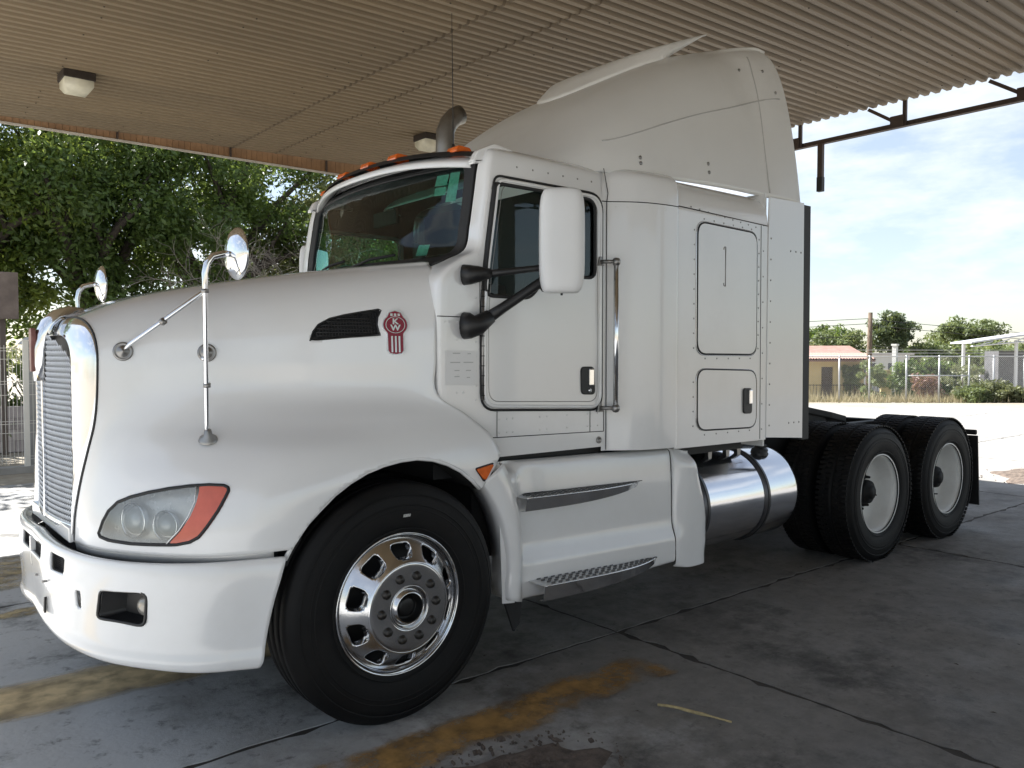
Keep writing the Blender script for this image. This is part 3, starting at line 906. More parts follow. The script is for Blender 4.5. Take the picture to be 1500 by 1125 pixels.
# ---- aero corner between cab and sleeper, sleeper box, gap extender
def pillar(sgn):
    plan = [(1.425,1.026),(1.46,1.035),(1.52,1.075),(1.60,1.128),(1.70,1.165),(1.80,1.182),(1.88,1.188),(1.912,1.184),(1.918,1.160)]
    def sec(z, k, dz=0): return [(x + (.02*k if x < 1.5 else 0), sgn*(y-k*.12*(1 if y > 1.03 else .4)), z-dz) for x, y in plan]
    rows = [sec(1.125,0), sec(1.6,0), sec(2.1,0), sec(2.552,0)]
    top = [sec(2.556,0), sec(2.65,.04), sec(2.715,.22), sec(2.755,.75), sec(2.775,1.8), sec(2.78,4.5)]
    o = MB().grid(net(rows, 8, 34)).build('corner_fairing', WHITE, TRUCK, thick=0)
    MB().grid(net(top, 18, 34)).build('corner_cap', WHITE, o)
    MB().tube([(x, y*1.0006, 2.5545) for x, y, z in [tuple(p) for p in crom(sec(2.55,0), 30)]], .0028, 4).build('cap_seam', SEAL, o)
    MB().tube([(1.455, sgn*1.036, z) for z in (1.13,1.16,1.2,2.55)]+[(1.46, sgn*1.04, 2.60),(1.435, sgn*1.03, 2.74)], .003, 4).build('corner_seam', SEAL, o)
    if sgn < 0: rivets([(1.50+.06*k, -(np.interp(1.50+.06*k,[p[0] for p in plan],[p[1] for p in plan])), 2.525) for k in range(6)], .0045, 'rivets', o)
    return o
pillar(-1); pillar(1)
YS = 1.168
SD1 = rounded([(2.113,2.492),(2.738,2.477),(2.742,1.681),(2.115,1.685)], .085, 6)
SD2 = rounded([(2.118,1.590),(2.744,1.574),(2.749,1.198),(2.122,1.212)], .085, 6)
sleeper = empty('sleeper_box', parent=TRUCK)
for sgn in (-1, 1):
    rows = []
    prof = [(0,1.112),(0,1.6),(0,2.1),(0,2.50),(.002,2.56),(.012,2.63),(.04,2.69),(.10,2.735),(.22,2.765),(.55,2.785),(1.168,2.79)]
    G = [[(x, sgn*(YS-k), z - (0.006 if k < .05 else 0)*(x-1.9)/.95) for x in np.linspace(1.905, 2.868, 14)] for k, z in prof]
    G = [[tuple(p) for p in r] for r in np.array([crom(np.array(G)[:, j], 44) for j in range(14)]).transpose(1,0,2)]
    MB().grid(G).build('sleeper_wall', WHITE, sleeper)
    for poly, nm in ((SD1,'sleeper_window_panel'),(SD2,'luggage_door')):
        d = MB().prism(rounded([(x*.985+.0364 if False else x, z) for x, z in poly], 0.0001, 1) if False else poly, sgn*(YS-.004), sgn*(YS+.007), 'xz').build(nm, WHITE, sleeper, bevel=.0025)
        MB().tube([(x, sgn*(YS+.002), z) for x, z in poly], .0065, 6, closed=True).build('panel_seal', SEAL, d)
        c = np.mean(poly, axis=0)
        MB().tube([(c[0]+(x-c[0])*1.03, sgn*(YS+.002), c[1]+(z-c[1])*1.025) for x, z in poly], .003, 5, closed=True).build('panel_edge', ALU, d)
        if nm == 'luggage_door':
            hp = MB().prism(rounded([(2.588,1.462),(2.680,1.460),(2.682,1.292),(2.590,1.294)], .026, 5), sgn*(YS+.006), sgn*(YS+.020), 'xz').build('latch', BLACKPL, d, bevel=.004)
            MB().box(2.632,2.664, sgn*(YS+.018), sgn*(YS+.036), 1.355, 1.450).build('latch_paddle', CHROME, hp, bevel=.006)
        else:
            vp = rounded([(2.372,2.362),(2.500,2.358),(2.500,2.108),(2.372,2.112)], .02, 4)
            MB().tube([(x, sgn*(YS+.008), z) for x, z in vp if x < 2.47], .003, 5).build('vent_outline', STEEL, d)
sl = MB()
sl.tube([(1.918,-YS-.001,2.566),(2.3,-YS-.001,2.556),(2.868,-YS-.001,2.540)], .003, 4)
sl.tube([(2.79,-YS-.001,2.535),(2.80,-YS-.001,1.115)], .0022, 4)
sl.build('sleeper_seam', SEAL, sleeper)
rv = [(2.05+.085*k, -YS, 2.575-.014*k*.5) for k in range(9)] + [(2.82, -YS, 1.18+.17*k) for k in range(9)] + [(2.18+.1*k, -YS, 2.515-.003*k) for k in range(6)] + [(2.085, -YS, 1.72+.09*k) for k in range(9)] + [(2.768, -YS, 1.72+.09*k) for k in range(9)] + [(2.085, -YS, 1.24+.09*k) for k in range(4)] + [(2.2+.12*k, -YS, 1.655) for k in range(5)] + [(2.2+.12*k, -YS, 1.18) for k in range(5)] + [(2.38+.03*k, -YS, 2.385) for k in range(4)]
rivets(rv, .006, 'rivets', sleeper, STEEL)
MB().box(1.46,2.88,-.98,.98,1.03,1.108).build('sleeper_floor', SEAL, sleeper)
MB().box(2.862,2.878,-1.15,1.15,1.06,2.76).build('sleeper_back', WHITE2, sleeper)
MB().box(1.56,1.60,-1.0,1.0,1.2,2.74).build('sleeper_bulkhead', INTERIOR, sleeper)
for sgn in (-1, 1):
    ex_ = MB().prism([(2.884,2.735),(3.306,2.745),(3.318,1.088),(2.866,1.120),(2.872,2.5)], sgn*(YS-.008), sgn*(YS+.006), 'xz').build('gap_extender', WHITE, TRUCK, bevel=.003)
    MB().prism([(3.306,2.735),(3.405,2.735),(3.412,1.075),(3.318,1.075)], sgn*(YS-.03), sgn*(YS-.002), 'xz').build('rubber_edge', SEAL, ex_)
    if sgn < 0:
        rivets([(3.14+.065*k, -YS-.006, 2.395) for k in range(3)] + [(3.14+.065*k, -YS-.006, 1.205) for k in range(3)] + [(2.90, -YS-.006, 1.2+.14*k) for k in range(10)], .007, 'rivets', ex_, STEEL)
    MB().box(2.86,3.3, sgn*(YS-.05)-.02, sgn*(YS-.05)+.02, 1.6, 1.66).build('extender_brace', STEEL, ex_)

# ---- raised roof fairing and its trim wing
FG = fairing_net()
fair = MB().grid(G2(FG)).mirror_y().build('roof_fairing', WHITE2, TRUCK, thick=.01, weld=True)
FVX = FG.reshape(-1, 3)
def fair_at(x, z):
    d = (FVX[:,0]-x)**2 + (FVX[:,2]-z)**2
    return FVX[d.argmin()]
def fair_top(x, y):
    d = (FVX[:,0]-x)**2 + (FVX[:,1]+abs(y))**2 - .0*FVX[:,2]
    i = np.argsort(d)[:3]
    return float(FVX[i,2].mean())
cr = [(1.50,2.918),(1.60,2.95),(1.9,3.06),(2.191,3.167),(2.65,3.32),(3.057,3.455),(3.25,3.50)]
crz = crom(cr, 40)
def smooth_line(pts, k=6):
    P = np.array(pts, float)
    for _ in range(k): P[1:-1] = .25*P[:-2]+.5*P[1:-1]+.25*P[2:]
    return [tuple(p) for p in P]
SEAMG = mat('seam_grey', (.46,.45,.44), .6)
MB().tube(smooth_line([fair_at(x, z)+np.array((0,-.001,0)) for x, z in crz], 10), .0045, 6).build('fairing_crease', SEAMG, fair)
sm3 = [(3.088,3.80),(3.07,3.73),(3.044,3.654),(3.03,3.459),(2.985,3.132),(2.975,2.82),(2.972,2.775)]
MB().tube(smooth_line([fair_at(x, z)+np.array((0,-.001,0)) for x, z in crom(sm3, 24)], 8), .0055, 6).build('fairing_seam', SEAMG, fair)
for x, z in ((1.717,2.847),(1.711,2.81),(2.327,2.886),(2.318,2.834),(2.958,3.668),(3.15,3.68),(3.211,3.533)):
    p = fair_at(x, z)
    MB().lathe([(.012,0),(.012,.005),(.006,.008),(.001,.008)], tuple(p), (0,-1,.1), 10).build('fairing_bolt', STEEL, fair)
# trim wing on top, following the roof with its tail lifted clear
YW = .60
FI = FG[:, :, :]
def roof_z(x, y):
    d = (FVX[:,0]-x)**2*1.0 + (FVX[:,1]+abs(y))**2
    i = np.argsort(d)[:4]; w = 1/(d[i]+1e-4)
    return float((FVX[i,2]*w).sum()/w.sum())
NX, NY = 30, 17
tops = []
for i in range(NX):
    t = i/(NX-1); row = []
    for y in np.linspace(-YW, YW, NY):
        q = abs(y)/YW
        xf = 2.02 + .38*q**2
        x = xf + (2.94-xf)*t
        lift = .012 + .080*min(1, t/.22)
        z = roof_z(min(x, 2.45), y) + (x-2.45)*.405*(x > 2.45) + lift
        row.append((x, y, z))
    tops.append(row)
T_ = np.array(tops)
for _ in range(3): T_[1:-1,:,2] = .25*T_[:-2,:,2]+.5*T_[1:-1,:,2]+.25*T_[2:,:,2]
wing = MB().grid([[tuple(p) for p in r] for r in T_])
for e in (0, -1):
    up_ = [tuple(p) for p in T_[:, e]]
    wing.grid([up_, [(x, y, min(z-.006, (roof_z(x, y)-.02 if x < 2.45 else z-.10*max(0, (2.94-x)/.49)**1.0)))  for x, y, z in up_]])
wing.grid([[tuple(p) for p in T_[0]], [(x-.005, y, z-.06) for x, y, z in T_[0]]])
wing.build('trim_wing', WHITE2, fair, thick=.012, weld=True)
for sg in (-1, 1):
    MB().tube([(2.62, sg*.45, 3.86), (2.70, sg*.45, 3.78)], .03, 6).build('wing_bracket', STEEL, fair)

# ---- exhaust stack, antenna
stk = MB().tube([(1.74,.98,1.3),(1.74,.98,3.30),(1.745,.98,3.42),(1.775,.98,3.49),(1.83,.98,3.55),(1.89,.98,3.58)], [.075,.072,.072,.072,.073,.075], 20, cap=False).build('exhaust_stack', STEEL, TRUCK, thick=.006)
ant = MB().tube([(.765,-.50,2.78),(.763,-.50,2.87)], .008, 8).build('antenna_base', SEAL, TRUCK)
MB().tube([(.763,-.50,2.87),(.755,-.50,3.60)], [.0032,.0016], 6).build('antenna_whip', SEAL, ant)

# ---- door mirrors with black arms
def main_mirror(sgn):
    mm = empty('door_mirror', parent=TRUCK)
    S = lambda p: (p[0], -sgn*p[1] if False else sgn*p[1], p[2])
    # housing: rounded upright shell
    c = np.array((.80, 1.36, 2.235)); H_, W_, D_ = .255, .112, .075
    ang = math.radians(14)
    axw = np.array((math.cos(ang)*.80, math.sin(ang)*.2+.55, 0)); axw /= np.linalg.norm(axw)
    axd = np.array((-axw[1], axw[0], 0))
    rows = []
    for a in np.linspace(-math.pi/2, math.pi/2, 15):
        row = []
        for b in np.linspace(0, 2*math.pi, 33):
            se = lambda v, e: math.copysign(abs(v)**e, v)
            k = abs(math.cos(a))**.22
            row.append(tuple(c + axw*W_*k*se(math.cos(b), .5) + axd*D_*k*se(math.sin(b), .62) + np.array((0, 0, H_*se(math.sin(a), .55)))))
        rows.append(row)
    m = MB().grid(rows); m.v = [S(p) for p in m.v]
    hs = m.build('mirror_housing', WHITEPL, mm, weld=True)
    g = [c - axd*0 + axw*sx*W_*.86 - axd*-1*(-(D_+.002))*0 + np.array((0, 0, sz*H_*.9)) for sx, sz in ((-1,-1),(1,-1),(1,1),(-1,1))]
    g = [p + axd*(-1)*(-1)*(-0.0) for p in g]
    back = np.array((.55, -.80, 0))
    # black rear bezel and mirror glass on the rear face
    for nm, mt, off, sc in (('mirror_bezel', SEAL, .90, .96), ('mirror_glass', CHROME, 1.02, .86)):
        d = -axd if (-axd)[0] > 0 else axd
        q = MB(); n_ = []
        for a_, b_ in rounded([(-1,-1),(1,-1),(1,1),(-1,1)], .25, 4):
            n_.append(S(c + d*D_*off + axw*a_*W_*sc + np.array((0,0,b_*H_*sc))))
        q.add(n_, [tuple(range(len(n_)))])
        q.build(nm, mt, hs, thick=.004)
    MB().tube([S((.80,1.36,1.985)), S((.80,1.36,1.970))], .006, 6).build('housing_plug', SEAL, hs)
    a1, a2 = np.array((.50,1.06,2.073)), np.array((.50,1.06,1.822))
    end = np.array((.86,1.33,2.125))
    for base, nm in ((a1,'upper_arm'), (a2,'lower_arm')):
        pts = [base + (end-base)*t for t in (.05,.3,.6,1.0)]
        MB().tube([S(p) for p in pts], [.021,.018,.016,.018] if nm == 'upper_arm' else [.034,.026,.024,.028], 10).build(nm, BLACKPL, mm)
        # mounting boot
        bt = [np.array((base[0]-.055, 1.032, base[2])), np.array((base[0]-.035, 1.062, base[2])), base+np.array((.0,.02,.004)), base + (end-base)*.16]
        if nm == 'upper_arm': rr = [.052,.048,.040,.024]
        else: rr = [.068,.064,.050,.036]
        MB().tube([S(p) for p in bt], rr, 14).build('arm_boot', BLACKPL, mm)
    return mm
main_mirror(-1); main_mirror(1)

# ---- grab handle behind the door
def grab(sgn):
    g = MB().tube([(1.452, sgn*1.115, 1.375),(1.452, sgn*1.115, 2.205)], .0145, 12).build('grab_handle', CHROME, TRUCK)
    for z in (1.375, 2.205):
        MB().lathe([(.001,-.026),(.016,-.022),(.023,-.010),(.024,.004),(.018,.018),(.001,.022)], (1.452, sgn*1.115, z), (0,0,1), 14).build('handle_ball', STEEL, g)
        MB().tube([(1.452, sgn*1.115, z),(1.395, sgn*1.05, z)], .011, 8).build('handle_stem', STEEL, g)
        MB().prism([(1.37,z-.022),(1.42,z-.022),(1.405,z+.03),(1.385,z+.03)], sgn*1.036, sgn*1.052, 'xz').build('handle_foot', STEEL, g, bevel=.004)
grab(-1); grab(1)

# ---- step fairing below the cab
TREAD = mat('tread_plate', (.66,.66,.66), .32, .85, var=.3, vscale=14, bump=.1, bscale=120)
def steps(sgn):
    S = lambda p: (p[0], sgn*p[1], p[2])
    lv = [(1.125,1.01),(1.105,1.045),(1.05,1.058),(.97,1.066),(.90,1.07),(.80,1.074),(.70,1.078),(.66,1.086),(.62,1.10),(.585,1.112),(.54,1.116),(.48,1.118),(.425,1.116),(.405,1.095)]
    rows = []
    for z, y in lv:
        k = (1.125-z)/.72
        row = []
        for x in (.60,.66,.72,.80,1.0,1.3,1.6,1.8,1.93,1.99,2.005):
            yy = y
            if x <= .72: yy = max(y, 1.125 if z < 1.09 else 1.04) - (0 if x < .7 else .02)
            if x <= .61: yy -= .02
            zz = z + (-.035*(x-.75)/1.2 if z < .7 else -.022*(x-.75)/1.2)*(1)
            if z < .5: zz += .03*max(0, (x-1.4))/.6
            xx = x + (.03*k*1.0 if x < .7 else 0) + (.0 if x < 1.9 else -.02*k)
            row.append((xx, yy, zz))
        rows.append([S(p) for p in row])
    sf = MB().grid(net(rows, 64, 90)).build('step_fairing', WHITE, TRUCK, thick=.01)
    # tail piece
    rows = []
    for z, y in lv:
        k = (1.125-z)/.72
        xr = 2.155 + (.125*min(1, (1.125-z)/.38)) - (.01 if z < .5 else 0)
        zz = z - .045
        yo = max(y, 1.09 if z > 1.08 else 1.135)
        rows.append([S((2.012-.02*k, y, z-.022-.01*(z < .7))), S((2.03-.02*k, y*.6+yo*.4+.006, z-.024-.01*(z<.7))), S((2.10, yo+.006, zz)), S((xr-.02, yo, zz)), S((xr, yo-.05, zz))])
    MB().grid(net(rows, 50, 16)).build('fairing_tail', WHITE, sf, thick=.01)
    # arch flange: strip around the rear of the wheel arch down to the lower step
    fl = [(.462,1.05),(.52,.985),(.575,.90),(.615,.80),(.640,.69),(.648,.58),(.640,.50),(.645,.43)]
    fr = [(.60,1.135),(.64,1.07),(.675,.97),(.705,.86),(.722,.75),(.728,.64),(.724,.53),(.725,.412)]
    a, b = crom(fl, 26), crom(fr, 26)
    m = MB().grid([[S((p[0]+.01, .98, p[1])) for p in a], [S((p[0], 1.135, p[1])) for p in a], [S((p[0]+.012, 1.15, p[1])) for p in a], [S(((p[0]*.5+q[0]*.5), 1.158, (p[1]+q[1])/2)) for p, q in zip(a, b)], [S((q[0], 1.150, q[1])) for q in b], [S((q[0]+.015, 1.10, q[1])) for q in b]])
    m.build('arch_flange', WHITE, sf, thick=.006)
    # the two treads
    for nm, x0, x1, zt, dz, yb, yf, h, sl_ in (('upper_step', .735,1.735,.945,-.022,1.050,1.170,.068,.0), ('lower_step', .795,1.88,.500,-.040,1.075,1.245,.080,.0)):
        n_ = 25
        bk, ft, fb = [], [], []
        for i in range(n_):
            t = i/(n_-1); x = x0+(x1-x0)*t
            taper = 1 if t < .15 else 1-((t-.15)/.85)**3.4
            z = zt+dz*t
            bk.append((x, yb+.01, z)); ft.append((x, yb+(yf-yb)*taper+.004, z)); fb.append((x, yb+(yf-yb)*taper*.94, z-h*(1-.70*t**2.2)))
        st_ = MB().grid([[S(p) for p in bk], [S(p) for p in ft]], False).build(nm, TREAD, sf, thick=.004)
        MB().grid([[S(p) for p in ft], [S(p) for p in fb], [S((p[0], p[1]-.03, p[2]-.004)) for p in fb]], False).build('step_edge', CHROME, st_, thick=.003)
        MB().tube([S(p) for p in ft], .004, 6).build('step_nosing', CHROME, st_)
        gp = MB()
        for i in range(1, 20):
            t = i/20*.93+.02; x = x0+(x1-x0)*t
            taper = 1 if t < .15 else 1-((t-.15)/.85)**3.4
            wd = (yf-yb)*taper
            for q in np.linspace(.2, .85, 4 if wd > .06 else (3 if wd > .04 else 2)):
                yy = yb+.01+wd*q*.92; z = zt+dz*t+.003
                gp.obox(S((x+.012*(q > .5), yy, z)), (.014,0,0), (.004,.005,0), (0,0,.003))
        tag(gp.build('tread_bars', mat('tread_dark', (.16,.16,.16), .5, .7), st_), kind='stuff')
        # dark recess line around the step
        MB().tube([S((p[0], yb+.016, p[2]+.004)) for p in bk], .004, 4).build('step_gap', SEAL, st_)
    return sf
steps(-1); steps(1)
MB().box(.55,2.3,-.95,.95,.62,1.02).build('underbody', FRAME, TRUCK)
# small black mud guard behind the front wheel
for sgn in (-1, 1):
    MB().prism([(.70,.46),(.86,.43),(.84,.24),(.80,.20)], sgn*.98, sgn*.995, 'xz').build('splash_guard', SEAL, TRUCK)

# ---- fuel tanks
def tank(sgn):
    c = (0, sgn*.795, .680); r = .325
    prof = [(.001,2.08),(.20,2.08),(.29,2.10),(r,2.14),(r,2.3),(r,2.7),(r,3.34),(r-.010,3.385),(r-.05,3.41),(.20,3.43),(.001,3.435)]
    tk = MB().lathe(prof, c, (1,0,0), 64).build('fuel_tank', TANKM, TRUCK)
    for x in (2.30, 2.98):
        s_ = MB().lathe([(r+.001,x-.030),(r+.008,x-.028),(r+.008,x+.028),(r+.001,x+.030)], c, (1,0,0), 64).build('tank_strap', mat('strap_dark', (.11,.11,.12), .35, .8), tk)
        MB().lathe([(r+.007,x-.006),(r+.012,x-.004),(r+.012,x+.004),(r+.007,x+.006)], c, (1,0,0), 64).build('strap_rib', SEAL, s_)
    d = np.array((0, sgn*.42, .91))
    p = np.array(c) + d*r + np.array((3.16,0,0))
    cp = MB().lathe([(.062,-.004),(.062,.012),(.050,.016),(.050,.036),(.044,.042),(.001,.044)], tuple(p), tuple(d), 24).build('tank_cap', BLACKPL, tk)
    MB().obox(tuple(p+d*.048), (.045,0,0), (0,.010,0), tuple(d*.010)).build('cap_grip', BLACKPL, cp)
tank(-1); tank(1)
for x in (2.55, 2.75, 2.88):
    MB().prism([(x,1.10),(x+.06,1.10),(x+.045,.96),(x+.015,.96)], -.93, -.90, 'xz').build('body_bracket', STEEL, TRUCK)

# ---- chassis
ch = empty('chassis', parent=TRUCK)
for sgn in (-1, 1):
    m = MB().box(-1.0, 6.55, sgn*.43-.045, sgn*.43+.045, .78, 1.04)
    m.build('frame_rail', FRAME, ch, bevel=.01)
for x in (3.6, 5.24, 6.5): MB().box(x-.06, x+.06, -.42, .42, .82, 1.0).build('cross_member', FRAME, ch)
for x in (4.57, 5.87):
    MB().lathe([(.06,-.98),(.09,-.9),(.09,-.35),(.20,-.22),(.24,0),(.20,.22),(.09,.35),(.09,.9),(.06,.98)], (x,0,.545), (0,1,0), 20).build('drive_axle', FRAME, ch)
    for sgn in (-1, 1):
        MB().lathe([(.10,-.10),(.15,-.08),(.15,.10),(.12,.12)], (x, sgn*.43, .78), (0,0,1), 16).build('air_spring', FRAME, ch)
MB().lathe([(.05,-.80),(.07,-.7),(.07,.7),(.05,.80)], (0,0,.50), (0,1,0), 14).build('front_axle', FRAME, ch)
MB().box(-.75,.25,-.38,.38,.45,1.05).build('engine_block', FRAME, ch, bevel=.05)
# fifth wheel plate
fw_pts = [(-.55,-.25),(-.35,-.44),(.25,-.45),(.60,-.40),(.62,-.22),(.16,-.06),(.16,.06),(.62,.22),(.60,.40),(.25,.45),(-.35,.44),(-.55,.25)]
m = MB().prism(fw_pts, -.025, .035, 'xy')
a = math.radians(-9)
m.v = [(4.80 + x*math.cos(a)-z*math.sin(a)*-1*0, y, 1.16 - x*math.sin(-a)*-1*-1 + z) for x, y, z in m.v]
fwp = m.build('fifth_wheel', FRAME, ch, bevel=.01)
for sgn in (-1, 1): MB().prism([(4.58,1.03),(5.02,1.03),(4.91,1.15),(4.68,1.15)], sgn*.38, sgn*.43, 'xz').build('fifth_wheel_bracket', FRAME, fwp)
MB().box(3.45,4.15,-.40,.40,1.02,1.05).build('deck_plate', mat('deck_plate', (.06,.06,.06), .6, .5), ch)
# air lines behind the cab
for k, (y, c_) in enumerate(((-.12,(.02,.02,.02)),(.0,(.20,.02,.02)),(.12,(.02,.04,.18)))):
    MB().tube([tuple(p) for p in crom([(2.90,y,1.95),(3.02,y+.03,1.6),(3.2,y,1.25),(3.45,y,1.12),(3.7,y,1.08)], 16)], .014, 6).build('air_line', mat('air_line_%d' % k, c_, .5), ch)
# mud flaps
for sgn in (-1, 1):
    MB().tube([(6.52, sgn*.45, .93),(6.52, sgn*1.12, .93)], .025, 8).build('flap_hanger', FRAME, ch)
    m = MB().prism([(6.50,.90),(6.515,.90),(6.58,.22),(6.565,.22)], sgn*.60, sgn*1.14, 'xz'); m.build('mud_flap', SEAL, ch)
    MB().prism([(6.40,.70),(6.56,.66),(6.57,.64),(6.60,.66),(6.54,.76),(6.42,.80)], sgn*1.03, sgn*1.10, 'xz').build('tail_bracket', FRAME, ch)

# ---- wheels
def tyre_prof(Ro, w, Ri):
    h = w/2
    return [(Ri, -h*.86), (Ri+.03, -h*.97), ((Ri+Ro)/2-.01, -h*1.06), (Ro-.075, -h*1.02), (Ro-.04, -h*.93), (Ro-.012, -h*.80), (Ro, -h*.70), (Ro, -h*.45), (Ro-.012, -h*.43), (Ro-.012, -h*.39), (Ro+.001, -h*.37), (Ro+.001, -h*.05), (Ro-.012, -h*.03),
            (Ro-.012, h*.03), (Ro+.001, h*.05), (Ro+.001, h*.37), (Ro-.012, h*.39), (Ro-.012, h*.43), (Ro, h*.45), (Ro, h*.70), (Ro-.012, h*.80), (Ro-.04, h*.93), (Ro-.075, h*1.02), ((Ri+Ro)/2-.01, h*1.06), (Ri+.03, h*.97), (Ri, h*.86)]
RO, RR = .552, .310
def tyre(cx, cy, parent, lugs=False):
    c = (0, cy, 0)
    t = MB().lathe(tyre_prof(RO, .275, RR), c, (0,1,0), 88).build('tyre', RUBBER, parent)
    for s_ in (-1, 1):
        rb = MB()
        for r_ in (.345, .43, .452, .50): rb.lathe([(r_-.004, s_*.1445), (r_, s_*.1475), (r_+.004, s_*.1445)], c, (0,1,0), 72)
        tag(rb.build('sidewall_rib', RUBBER, t), kind='stuff')
    if lugs:
        lg = MB()
        n = 84
        for k in range(n):
            a = 2*math.pi*k/n
            ca, sa = math.cos(a), math.sin(a)
            for y, w, da in ((-.105,.030,.0),(-.045,.026,.03),(.045,.026,.0),(.105,.030,.03)):
                a2 = a+da; ca, sa = math.cos(a2), math.sin(a2)
                lg.obox(((RO+.0005)*ca, cy+y*.93, (RO+.0005)*sa), (.006*ca,0,.006*sa), (-.004*sa*0, w, 0), (-.0135*sa,0,.0135*ca))
        tag(lg.build('tread_blocks', RUBBER, t), kind='stuff')
    return t
def front_wheel(sgn):
    w = empty('front_wheel', (0, 0, .545), parent=TRUCK)
    yo = sgn*1.15
    tyre(0, sgn*(1.15-.130), w)
    S = lambda prof: [(r, h*sgn) for r, h in prof]
    # rim flange, barrel
    rim = MB().lathe(S([(.324,1.136),(.3265,1.150),(.322,1.153),(.317,1.149),(.313,1.138),(.308,1.122),(.296,1.10),(.288,1.07),(.284,.92)]), (0,0,0), (0,1,0), 72).build('rim', CHROME, w)
    # disc with ten hand holes, built as a polar grid and clipped
    nr_, na = 26, 240
    rr = np.linspace(.098, .312, nr_)
    def hgt(r):
        return float(np.interp(r, [.098,.19,.200,.205,.235,.265,.290,.312], [1.222,1.222,1.221,1.216,1.192,1.166,1.144,1.128]))
    G = [[(r*math.cos(2*math.pi*k/na), sgn*hgt(r), r*math.sin(2*math.pi*k/na)) for k in range(na+1)] for r in rr]
    holes = []
    hole = sdpoly(rounded([(.216,-.044),(.281,-.056),(.281,.056),(.216,.044)], .030, 5))
    def keep(x, y, z):
        r = math.hypot(x, z); 
        if r < .205: return .05
        a = math.atan2(z, x)+math.pi/10*0+.16
        a = (a+math.pi/10) % (math.pi/5) - math.pi/10
        return -hole(r*math.cos(a), r*math.sin(a))
    MB().grid(G).clip(keep).build('wheel_disc', ALU, w, thick=.014, weld=True)
    MB().lathe(S([(.199,1.2225),(.2035,1.224),(.206,1.219)]), (0,0,0), (0,1,0), 72).build('disc_ridge', CHROME, w)
    # chamfered inner walls of the holes
    base = rounded([(.216,-.044),(.281,-.056),(.281,.056),(.216,.044)], .030, 5)
    for q in range(10):
        a0 = q*math.pi/5-.16
        A, B_ = [], []
        for (rx, rz) in base:
            r = math.hypot(rx, rz); a = math.atan2(rz, rx)+a0
            A.append((r*math.cos(a), sgn*(hgt(r)-.001), r*math.sin(a)))
            r2 = .249+(r-.249)*.82; a2 = a0+math.atan2(rz, rx)*.80
            B_.append((r2*math.cos(a2), sgn*(hgt(r)-.030), r2*math.sin(a2)))
        n_ = len(base)
        MB().add(A+B_, [(i, (i+1) % n_, n_+(i+1) % n_, n_+i) for i in range(n_)], True).build('hand_hole', CHROME, w)
    MB().lathe(S([(.288,1.02),(.10,1.06)]), (0,0,0), (0,1,0), 40).build('brake_drum', SEAL, w)
    MB().lathe(S([(.100,1.222),(.0975,1.225),(.094,1.220),(.092,1.205),(.074,1.203),(.072,1.226),(.066,1.227)]), (0,0,0), (0,1,0), 40).build('hub_ring', ALU, w)
    MB().lathe(S([(.067,1.226),(.064,1.19),(.050,1.175),(.046,1.20),(.030,1.206),(.001,1.206)]), (0,0,0), (0,1,0), 40).build('hub_cap', mat('hub_dark', (.012,.012,.012), .35, .2), w)
    nut = MB().lathe(S([(.022,0),(.022,.003),(.0185,.005),(.0180,.014),(.014,.019),(.001,.020)]), (0,0,0), (0,1,0), 10).mesh('lug_nut')
    nut.materials.append(mat('nut_steel', (.06,.056,.052), .42, .7, var=.3, vscale=60))
    for k in range(10):
        a = 2*math.pi*k/10+.16
        o = link('lug_nut', nut, w); o.location = (.1428*math.cos(a), sgn*1.222, .1428*math.sin(a))
    # small paint patch on the sidewall
    if sgn < 0:
        MB().prism([(-.045,.395),(-.008,.400),(-.006,.412),(-.044,.408)], -1.168, -1.1665, 'xz').build('tyre_label', mat('tyre_label', (.6,.6,.58), .6, var=.6, vscale=120), w)
    w.rotation_euler = (0, R(7), 0)
    return w
front_wheel(-1); front_wheel(1)
def drive_wheel(x, sgn, outer, rot):
    w = empty('drive_wheel', (x, 0, .548), parent=TRUCK)
    cy = sgn*(1.15-.145) if outer else sgn*(1.15-.145-.335)
    tyre(0, cy, w, True)
    S = lambda prof: [(r, h*sgn) for r, h in prof]
    if outer:
        y0 = 1.12
        MB().lathe(S([(.313,y0+.012),(.324,y0+.014),(.323,y0+.002),(.314,y0-.008),(.304,y0-.018),(.296,y0-.045),(.290,y0-.09),(.284,y0-.14),(.270,y0-.165),(.245,y0-.185),(.215,y0-.195),(.12,y0-.198),(.11,y0-.198)]), (0,0,0), (0,1,0), 64).build('rim', RIMW, w, thick=0)
        MB().lathe(S([(.100,y0-.20),(.100,y0-.10),(.092,y0-.075),(.06,y0-.07),(.055,y0-.05),(.001,y0-.048)]), (0,0,0), (0,1,0), 32).build('hub', FRAME, w)
        for k in range(10):
            a = 2*math.pi*k/10
            MB().lathe(S([(.021,y0-.197),(.021,y0-.162),(.014,y0-.157),(.010,y0-.122),(.001,y0-.122)]), (.1428*math.cos(a),0,.1428*math.sin(a)), (0,1,0), 6).build('lug_nut', FRAME, w)
        hh = MB()
        MB().tube([(.20*math.cos(.3), sgn*(y0-.19), .20*math.sin(.3)), (.17, sgn*(y0-.10), .02)], .006, 6).build('valve_stem', FRAME, w)
    else:
        MB().lathe([(.312,cy+.1),(.30,cy+.05),(.30,cy-.1)], (0,0,0), (0,1,0), 48).build('rim', RIMW, w)
    w.rotation_euler = (0, rot, 0)
for k, x in enumerate((4.575, 5.868)):
    for sgn in (-1, 1):
        drive_wheel(x, sgn, True, .4+k); drive_wheel(x, sgn, False, 1.1+k)
